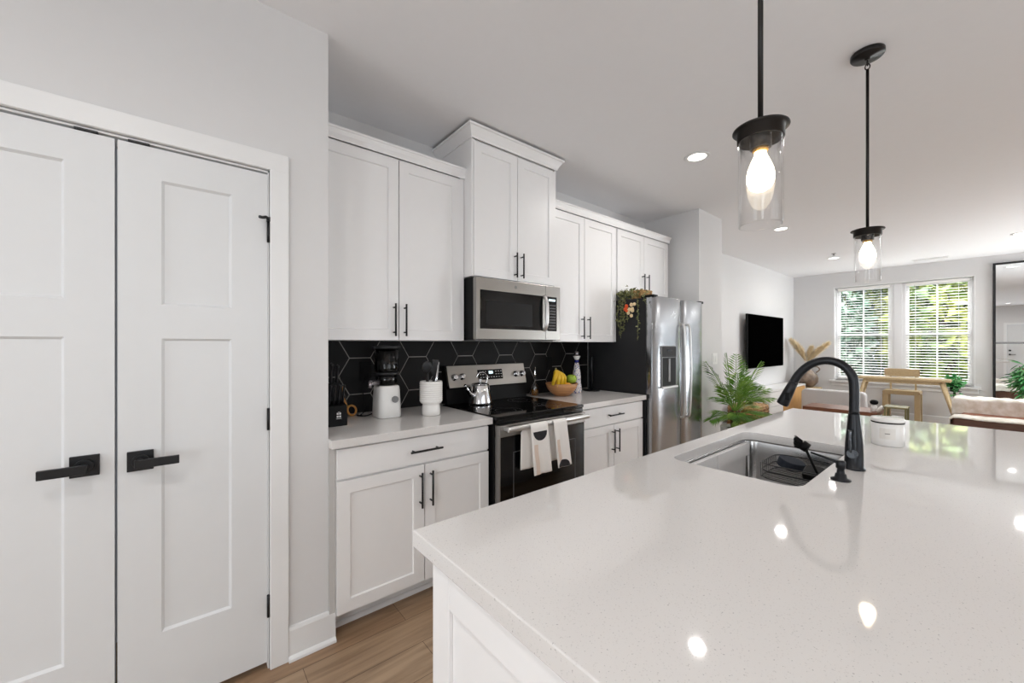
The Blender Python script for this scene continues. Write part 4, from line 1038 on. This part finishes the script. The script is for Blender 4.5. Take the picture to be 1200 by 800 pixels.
# ------------------------------------------------------------------ basket with trailing plant on the refrigerator
t = thing('wicker_basket', (3.10, 1.97, 1.745), 'small wicker basket on the near top edge of the refrigerator', 'basket')
bk = MB()
for k in range(6):
    z = 1.752+.012*k; P = [(x, y, z) for x, y in rounded(3.032-.001*k, 3.185+.001*k, 1.90-.001*k, 2.03, .04, 4)]; bk.tube(P+[P[0]], .0065, 7, False)
bk.prism(rounded(3.035, 3.18, 1.905, 2.025, .04), 'z', 1.746, 1.75)
build(bk, 'woven_side', M['wicker'], t)
t = thing('trailing_plant', (3.05, 2.0, 1.80), 'trailing artificial vine with orange and cream blossoms hanging down the refrigerator side', 'hanging plant')
rr = random.Random(5)
fo = MB()
def leaf(mb, p, d, s, wd=.45):
    d = Vector(d).normalized(); u = d.cross(Vector((rr.gauss(0, 1), rr.gauss(0, 1), rr.gauss(0, 1)))).normalized(); nrm_ = d.cross(u)
    a = mb.v(p); b = mb.v(p+d*s*.5+u*s*wd*.5+nrm_*s*.08); c = mb.v(p+d*s); e = mb.v(p+d*s*.5-u*s*wd*.5+nrm_*s*.08)
    mb.face([a, b, c]); mb.face([a, c, e])
for k in range(260):
    p = Vector((rr.gauss(3.04, .04), 1.87+.27*rr.random()**.6, rr.gauss(1.80, .020)))
    if p.y < 1.99 and p.z > 1.76 and rr.random() < .6: continue
    if p.x < 2.99: p.z -= rr.random()*.06
    if p.y > 2.135 or p.z < 1.75 and p.x > 3.01: continue
    leaf(fo, p, (rr.gauss(0, 1), rr.gauss(0, 1), rr.gauss(.2, .7)), rr.uniform(.02, .045), .5)
build(fo, 'leafy_top', M['vine'], t)
for y0, ln, dn in ((1.865, .13, 1), (1.940, .42, 1.5), (2.055, .26, 1.2), (2.085, .34, 1.6), (2.110, .40, 1.8), (2.135, .30, 1.4)):
    mb = MB(); P = []
    n = 14
    for k in range(n+1):
        q = k/n; P.append(Vector((3.02-.03*min(1, q*4)+.004*math.sin(7*q), y0+.010*math.sin(5*q+y0*40)-.02*q*(dn < 2), 1.80-q*ln)))
    mb.tube(P, .0018, 5)
    for k in range(int(ln*170*dn/1.6)):
        q = rr.random(); p = P[int(q*n)]+Vector((0, rr.uniform(-.004, .004), rr.uniform(-.01, .01)))
        leaf(mb, p, (rr.gauss(-.3, .5), rr.gauss(0, 1), rr.gauss(-.2, .6)), rr.uniform(.014, .028), .6)
    build(mb, 'hanging_vine', M['vine'], t)
for k, (y, z, m, r) in enumerate(((2.035, 1.680, 'flower_o', .017), (2.045, 1.655, 'flower_o', .017), (2.03, 1.640, 'flower_o', .014), (1.985, 1.690, 'flower_c', .016), (1.955, 1.693, 'flower_c', .014), (2.005, 1.650, 'flower_c', .017), (1.975, 1.640, 'flower_c', .017), (1.975, 1.655, 'flower_c', .014), (2.015, 1.620, 'flower_c', .015), (1.985, 1.595, 'flower_c', .015))):
    mb = MB()
    for j in range(5): a = 2*PI*j/5; mb.sphere((2.985, y+r*.55*math.cos(a), z+r*.55*math.sin(a)), r*.6, .6, 1, 1, 10, 6)
    mb.sphere((2.978, y, z), r*.4, seg=8, rings=6); build(mb, 'blossom', M[m], t)

# ------------------------------------------------------------------ living room
t = thing('television', (7.86, 2.52, .95), 'large black flat television mounted on the living room wall', 'television')
build(MB().box(6.99, 8.72, 2.485, 2.52, .95, 1.85), 'casing', M['blackplastic'], t, .006)
build(MB().box(6.998, 8.712, 2.4835, 2.486, .96, 1.842), 'screen', M['tv'], t)
build(MB().box(7.5, 8.2, 2.52, 2.598, 1.25, 1.55), 'wall_mount', M['blackplastic'], t, .01)
t = thing('media_console', (8.19, 2.42, 0), 'low white media console with honey wood doors under the television', 'media console')
build(MB().box(7.22, 9.16, 2.242, 2.585, .57, .60).box(7.22, 7.25, 2.245, 2.585, .06, .57).box(9.13, 9.16, 2.245, 2.585, .06, .57).box(7.25, 9.13, 2.255, 2.585, .06, .09).box(7.25, 9.13, 2.57, 2.585, .09, .57).box(7.87, 7.90, 2.255, 2.57, .09, .57), 'console_body', M['white_plastic'], t, .003)
for k in range(4): build(box(7.255, 7.865, 2.242, 2.262, .095+.119*k, .205+.119*k), 'console_drawer', M['white_plastic'], t, .004)
for x0, x1 in ((7.905, 8.50), (8.51, 9.125)):
    mb = MB().box(x0, x1, 2.252, 2.265, .095, .565)
    n = 16
    for k in range(n): xx = x0+(x1-x0)*(k+.15)/n; mb.box(xx, xx+(x1-x0)/n*.7, 2.242, 2.253, .10, .56)
    build(mb, 'slatted_door', M['honey'], t)
lg = MB()
for x in (7.3, 9.08):
    for y in (2.29, 2.54): lg.cyl((x, y, 0), (x, y, .06), .018, seg=12)
build(lg, 'console_feet', M['black'], t)
# round wooden stool + vase + pampas
t = thing('side_table', (9.36, 2.24, 0), 'small round wooden side table in the corner beside the media console', 'side table')
build(MB().lathe(9.40, 2.24, [(0, .49), (.19, .49), (.195, .495), (.195, .515), (.19, .52), (0, .52)], 40), 'table_top', M['oak'], t)
for k in range(3):
    a = 2*PI*k/3+.5; build(MB().tube([(9.40+.13*math.cos(a), 2.24+.13*math.sin(a), .49), (9.40+.17*math.cos(a), 2.24+.17*math.sin(a), 0)], .014, 10), 'leg', M['oak'], t)
t = thing('clay_vase', (9.36, 2.27, .52), 'round mottled brown clay jug with a loop handle, holding pampas grass', 'vase')
build(MB().lathe(9.36, 2.27, [(0, .52), (.09, .52), (.13, .56), (.175, .63), (.18, .70), (.155, .77), (.10, .83), (.055, .86), (.05, .90), (.062, .92), (.055, .92), (.042, .90), (.045, .86), (.03, .80)], 36, caps=False), 'vase_body', M['clay'], t)
build(MB().tube(smooth_path([(9.41, 2.22, .90), (9.47, 2.14, .915), (9.49, 2.10, .86), (9.46, 2.15, .80)], 5), .012, 8), 'loop_handle', M['clay'], t)
t = thing('pampas_grass', (9.36, 2.27, .88), 'dried cream pampas plumes fanning out of the clay jug', 'dried grass')
rr = random.Random(9)
for (ex, ey, ez, w) in ((9.28, 2.50, 1.44, .095), (9.22, 2.40, 1.36, .08), (9.44, 1.96, 1.38, .085), (9.40, 2.06, 1.30, .075), (9.36, 2.20, 1.30, .07)):
    mb = MB(); P = smooth_path([(9.36, 2.27, .87), (9.36+(ex-9.36)*.3, 2.27+(ey-2.27)*.25, .87+(ez-.87)*.45), (ex, ey, ez)], 8)
    mb.tube(P, .003, 5)
    n = len(P)
    for k in range(1100):
        q = .38+.62*rr.random(); i = min(int(q*(n-1)), n-2); p = P[i].lerp(P[i+1], rr.random()); ww = w*math.sin(PI*min(1, (q-.36)/.66))**.7
        d = (P[i+1]-P[i]).normalized(); o_ = Vector((rr.gauss(0, 1), rr.gauss(0, 1), rr.gauss(0, .4))).normalized()
        e = p+d*ww*.9+o_*ww*1.15; s = o_.cross(d).normalized()*.006
        mb.face([mb.v(p-s), mb.v(p+s), mb.v(e)])
    build(mb, 'plume', M['pampas'], t)
# palm
PX, PY_ = 4.25, 1.63
t = thing('potted_palm', (PX, PY_, 0), 'bushy green palm in a tall white planter, beside the refrigerator and below the switches', 'potted palm')
build(MB().lathe(PX, PY_, [(0, 0), (.10, 0), (.105, .01), (.13, .505), (.13, .52), (.12, .52), (.115, .49), (0, .485)], 36, caps=False), 'planter', M['potwhite'], t)
build(MB().lathe(PX, PY_, [(0, .49), (.117, .492), (.116, .48)], 24, caps=False), 'soil', M['bark'], t)
for k in range(6):
    a = 2*PI*k/6; build(MB().tube(smooth_path([(PX+.025*math.cos(a), PY_+.025*math.sin(a), .49), (PX+.035*math.cos(a), PY_+.035*math.sin(a), .58), (PX+.04*math.cos(a), PY_+.04*math.sin(a), .68)], 3), .008, 8), 'cane', M['stem'], t)
def frond(parent, base, az, el, L, droop, seed, name='frond', m='leaf', lw=.013, ll=.165, pairs=17):
    q = random.Random(seed); mb = MB(); P = []; n = 22
    d = Vector((math.cos(az)*math.cos(el), math.sin(az)*math.cos(el), math.sin(el))); p = Vector(base)
    for i in range(n+1):
        P.append(p.copy()); p = p+d*(L/n); d = (d+Vector((0, 0, -droop/n))).normalized()
    mb.tube(P, [.004*(1-.7*i/n)+.001 for i in range(n+1)], 6)
    side0 = Vector((-math.sin(az), math.cos(az), 0))
    for i in range(pairs):
        f = .28+.72*(i+.5)/pairs; j = min(int(f*n), n-1); c = P[j]; t_ = (P[j+1]-P[j]).normalized()
        s_len = ll*(math.sin(PI*(.18+.80*(f-.28)/.72))**.6)
        upn = side0.cross(t_).normalized()
        for sg in (-1, 1):
            dd_ = (side0*sg*.66+t_*.72+upn*.12+Vector((0, 0, q.uniform(-.15, .1)))).normalized()
            w_ = dd_.cross(upn).normalized()*lw*.5; mid = c+dd_*s_len*.5+Vector((0, 0, -.004)); tip = c+dd_*s_len+Vector((0, 0, -s_len*.16)); rg_ = upn*.003
            a_, b_, c_, e_, r_ = mb.v(c), mb.v(mid+w_), mb.v(tip), mb.v(mid-w_), mb.v(mid-rg_)
            mb.face([a_, b_, r_]); mb.face([b_, c_, r_]); mb.face([c_, e_, r_]); mb.face([e_, a_, r_])
    return build(mb, name, M[m], parent)
fronds = [(2.2, 1.48, .60, .15), (.3, 1.30, .62, .45), (2.6, 1.15, .60, .55), (-.9, 1.25, .56, .55), (-2.2, 1.1, .54, .7), (1.4, 1.2, .54, .5), (-.35, .9, .56, .8), (3.0, .8, .52, .9),
          (-1.5, .85, .50, 1.0), (-2.7, .65, .46, 1.1), (2.2, .7, .44, 1.1), (-.5, .5, .46, 1.0), (.9, .8, .46, .9), (-2.0, .4, .40, 1.0), (2.7, .35, .40, .9), (-1.1, .35, .38, 1.0),
          (-1.9, 1.35, .50, .4), (-.2, 1.1, .50, .7), (-2.9, 1.0, .50, .8), (-1.3, .6, .44, 1.0), (.2, .3, .38, .9), (-2.5, .1, .34, .8), (-.7, .1, .34, .8), (-1.6, 1.1, .48, .7),
          (-.6, 1.4, .58, .3), (-2.6, 1.3, .56, .4), (.0, .95, .5, .6), (3.1, 1.05, .5, .6), (-1.2, .95, .5, .7), (-2.0, .85, .46, .8), (-.2, .65, .44, .8), (-2.9, .5, .42, .9)]
for k, (az, el, L, dr) in enumerate(fronds):
    frond(t, (PX+.02*math.cos(az), PY_+.02*math.sin(az), .68 if el > .7 else .62), az, el, L*(.98 if k < 4 else .74 if math.sin(az) < 0 or abs(math.cos(az)) > .8 else .42), dr, k)
# woven log basket
t = thing('woven_basket', (6.5, 2.32, 0), 'low brown woven basket on the floor behind the palm', 'basket')
bk = MB()
for k in range(9):
    z = .03+.045*k; P = [(x, y, z) for x, y in rounded(6.18+.004*k, 6.86-.004*k, 2.12, 2.50, .12, 5)]; bk.tube(P+[P[0]], .024, 8, False)
bk.prism(rounded(6.2, 6.84, 2.14, 2.48, .12), 'z', 0, .02)
build(bk, 'woven_side', M['wickerdark'], t)
lid_ = MB(Matrix.Translation((6.52, 2.31, .40)))
for k in range(5): lid_.tube([(x*(1-.18*k), y*(1-.18*k), .02+.008*k) for x, y in (lambda R: R+[R[0]])(rounded(-.32, .32, -.18, .18, .12, 5))], .022, 8, False)
build(lid_, 'woven_lid', M['wicker'], t)
build(MB().tube(smooth_path([(6.80, 2.2, .40), (6.82, 2.21, .47), (6.84, 2.30, .49), (6.84, 2.39, .47), (6.84, 2.40, .40)], 4), .010, 8), 'basket_handle', M['wickerdark'], t)
# coffee table
t = thing('coffee_table', (7.15, 1.33, 0), 'low walnut brown table whose edge shows just above the island countertop', 'coffee table')
build(box(6.95, 7.45, .93, 1.74, .395, .45), 'table_top', M['walnut'], t, .006)
for x in (7.0, 7.40):
    for y in (.98, 1.69): build(MB().cyl((x, y, 0), (x, y, .395), .022, .026, 12), 'leg', M['black'], t)
t = thing('pump_bottle', (7.12, .985, .45), 'small white bottle with a black top on the end of the coffee table', 'bottle')
build(MB().lathe(7.12, .985, [(0, .4503), (.03, .4503), (.032, .455), (.032, .52), (.014, .54)], 20), 'bottle_body', M['white_plastic'], t)
build(MB().lathe(7.12, .985, [(.016, .538), (.04, .55), (.045, .58), (.03, .598), (.012, .602), (0, .602)], 20), 'black_top', M['blackplastic'], t)
tag(build(MB(Matrix.Translation((7.02, .945, .463)) @ Matrix.Rotation(.75, 4, 'X')).tube([(0, -.0, 0), (0, .0, .095)], [.024, .024], 16), 'paper_roll', M['white_ceramic']), 'white paper roll leaning at the end of the coffee table', 'paper roll')
t = thing('side_stool', (7.05, .76, 0), 'small olive metal stool next to the coffee table', 'stool')
build(box(6.92, 7.18, .65, .87, .53, .55), 'stool_top', M['olive'], t, .004)
for x in (6.935, 7.165):
    for y in (.665, .855): build(box(x-.009, x+.009, y-.009, y+.009, 0, .53), 'leg', M['olive'], t)
build(box(6.93, 7.17, .66, .86, .35, .362), 'lower_shelf', M['olive'], t)
tag(build(box(6.95, 7.05, .69, .80, .3625, .43), 'small_box', M['white_plastic'], None, .006), 'small white box on the lower shelf of the olive stool', 'box')
# grey armchair
t = thing('armchair', (8.55, 1.67, 0), 'low light grey upholstered armchair seen behind the coffee table', 'armchair')
build(MB().prism(rounded(1.24, 2.08, .10, .585, .07), 'x', 8.23, 8.41), 'back_cushion', M['greyfab'], t, .02)
build(MB().box(8.41, 8.86, 1.30, 2.02, .12, .40), 'seat_cushion', M['greyfab'], t, .04)
for y in (1.30, 2.02):
    for x in (8.29, 8.80): build(MB().cyl((x, y, 0), (x, y, .13), .018, seg=10), 'leg', M['oak'], t)
# desk and chair
t = thing('desk', (9.07, .91, 0), 'narrow light oak desk with splayed legs under the windows', 'desk')
build(box(8.90, 9.24, .37, 1.45, .765, .803), 'desk_top', M['oak'], t, .006)
build(box(8.93, 9.21, .48, 1.34, .715, .765), 'desk_apron', M['oak'], t, .004)
for x in (8.945, 9.195):
    for y, e in ((.47, .28), (1.35, 1.54)): build(MB().tube([(x, y, .765), (x, e, 0)], [.026, .016], 12), 'leg', M['oak'], t)
t = thing('desk_chair', (9.45, .95, 0), 'light oak chair with a wide plank backrest behind the desk', 'chair')
build(MB().prism(rounded(.72, 1.18, .50, .565, .03), 'x', 9.28, 9.62), 'seat', M['oak'], t, .004)
build(MB().prism(rounded(.75, 1.19, .79, .925, .02), 'x', 9.60, 9.635), 'backrest', M['oak'], t, .004)
for y in (.80, 1.11): build(box(9.605, 9.63, y-.012, y+.012, .56, .80), 'back_post', M['oak'], t)
for x in (9.31, 9.59):
    for y in (.755, 1.145): build(box(x-.03, x+.03, y-.035, y+.035, 0, .505), 'leg', M['oak'], t, .006)
# trailing pot plant
t = thing('plant_stand', (9.36, .35, 0), 'slim black plant stand beside the right end of the desk', 'plant stand')
build(MB().lathe(9.36, .35, [(0, 0), (.10, 0), (.10, .012), (.014, .018), (.014, .60), (.075, .604), (.075, .615), (0, .615)], 24), 'stand_post', M['black'], t)
t = thing('potted_ivy', (9.36, .35, .615), 'small trailing green ivy in a dark pot by the right window', 'potted plant')
build(MB().lathe(9.36, .35, [(0, .6155), (.045, .6155), (.06, .71), (.054, .71), (.045, .69), (0, .69)], 24, caps=False), 'pot', M['blackplastic'], t)
iv = MB(); rr = random.Random(4)
for k in range(190):
    p = Vector((rr.gauss(9.36, .035), rr.gauss(.37, .05), rr.gauss(.76, .05))); leaf(iv, p, (rr.gauss(0, 1), rr.gauss(0, 1), rr.gauss(0, .6)), rr.uniform(.04, .07), .7)
for k in range(60):
    p = Vector((rr.gauss(9.30, .03), rr.gauss(.33, .03), rr.uniform(.50, .75))); leaf(iv, p, (rr.gauss(0, 1), rr.gauss(0, 1), -.5), rr.uniform(.03, .055), .7)
build(iv, 'foliage', M['leafdark'], t)
# sofa
t = thing('sofa', (7.2, -.2, 0), 'cognac leather sofa with a dark brown wooden end panel, draped with cream throws', 'sofa')
build(MB().box(6.00, 6.05, -.72, .235, .12, .60), 'end_panel', M['sofawood'], t, .008)
build(MB().box(8.35, 8.40, -.72, .30, .12, .60), 'end_panel', M['sofawood'], t, .008)
build(MB().box(6.05, 8.35, -.70, .22, .12, .26), 'sofa_base', M['sofawood'], t, .006)
for x0, x1 in ((6.24, 7.19), (7.20, 8.15)):
    build(box(x0, x1, -.50, .24, .26, .44), 'seat_cushion', M['leather'], t, .03)
    build(box(x0, x1, -.70, -.50, .26, .78), 'back_cushion', M['leather'], t, .04)
for x0, x1 in ((6.055, 6.235), (8.155, 8.345)): build(box(x0, x1, -.70, .24, .26, .585), 'armrest', M['leather'], t, .03)
for x in (6.06, 8.34):
    for y in (-.66, .18): build(MB().cyl((x, y, 0), (x, y, .125), .02, seg=10), 'leg', M['sofawood'], t)
def throw(label, x0, x1, ya, yb, zt, dropx0, dropx1, dropy, seed, amp=.018):
    """cloth draped over a horizontal armrest running along Y"""
    def f(u, v):
        # u across X (over the arm), v along Y; first part hangs over the end
        Lw = dropx0+(x1-x0)+dropx1; s = u*Lw
        if s < dropx0: x, z = x0-.012, zt-(dropx0-s)
        elif s < dropx0+x1-x0: x, z = x0+(s-dropx0), zt
        else: x, z = x1+.012, zt-(s-dropx0-(x1-x0))
        L2 = dropy+(yb-ya); q = v*L2
        if q < dropy: y = yb+.012; z2 = z-(dropy-q)
        else: y = yb-(q-dropy); z2 = z
        nz = noise.noise(Vector((x*4+seed, y*7, 1.3)))*amp+.5*noise.noise(Vector((x*9, y*16+seed, 2.3)))*amp
        return (x+(nz*.5 if s < dropx0 else 0), y+(abs(nz) if q < dropy else 0), z2+abs(nz)+.004)
    mb = MB().sheet(f, 30, 40)
    return tag(build(mb, 'throw_blanket', M['throw'], None, 0, .006), label, 'blanket')
throw('cream throw laid over the near arm of the sofa', 6.0, 6.24, -.72, .24, .605, .015, .12, .10, 3, .012)
throw('cream throw bunched over the far arm of the sofa by the mirror', 8.0, 8.40, -.72, .30, .615, .22, .10, .14, 8, .03)
# mirror
t = thing('floor_mirror', (9.74, -.45, .02), 'tall black-framed mirror standing against the window wall', 'mirror')
fm = MB().box(9.725, 9.765, -.85, -.825, .02, 2.615).box(9.725, 9.765, -.065, -.035, .02, 2.615).box(9.725, 9.765, -.825, -.065, 2.585, 2.615).box(9.725, 9.765, -.825, -.065, .02, .05)
build(fm, 'mirror_frame', M['black'], t, .002)
build(box(9.740, 9.744, -.826, -.064, .05, 2.586), 'mirror_glass', M['mirror'], t)
build(box(9.728, 9.741, -.826, -.064, 1.355, 1.385), 'reflection_bar', M['grey_plastic'], t, .002)  # solid bar standing in for a blurred grey reflection in the glass
# leafy plant at the right edge
t = thing('leafy_houseplant', (9.25, -.50, 0), 'large glossy-leaved green houseplant in a basket pot in front of the mirror', 'potted plant')
build(MB().lathe(9.25, -.50, [(0, 0), (.15, 0), (.19, .2), (.20, .50), (.185, .50), (.175, .44), (0, .43)], 32, caps=False), 'basket_pot', M['wicker'], t)
rr = random.Random(12)
for k in range(9):
    a = 2*PI*k/9; build(MB().tube(smooth_path([(9.25, -.50, .43), (9.25+.08*math.cos(a), -.5+.08*math.sin(a), .75), (9.25+.20*math.cos(a), -.5+.20*math.sin(a), 1.0)], 4), .006, 6), 'stem', M['stem'], t)
lf = MB()
for k in range(420):
    d = Vector((rr.gauss(0, 1), rr.gauss(0, 1), rr.gauss(0, 1))).normalized()*rr.uniform(.3, 1); p = Vector((9.25+d.x*.27, -.50+d.y*.27, .84+d.z*.30))
    o_ = Vector((d.x, d.y, -.35+rr.gauss(0, .3))).normalized(); s = rr.uniform(.10, .17); u = o_.cross(Vector((0, 0, 1))).normalized(); n_ = u.cross(o_)
    a, b, c, e, g_, h_ = (lf.v(p), lf.v(p+o_*s*.35+u*s*.22+n_*.006), lf.v(p+o_*s*.7+u*s*.16), lf.v(p+o_*s-n_*.02), lf.v(p+o_*s*.7-u*s*.16), lf.v(p+o_*s*.35-u*s*.22+n_*.006))
    m_ = lf.v(p+o_*s*.5-n_*.008)
    for q in ((a, b, m_), (b, c, m_), (c, e, m_), (e, g_, m_), (g_, h_, m_), (h_, a, m_)): lf.face(list(q), True)
build(lf, 'foliage', M['leafdark'], t)
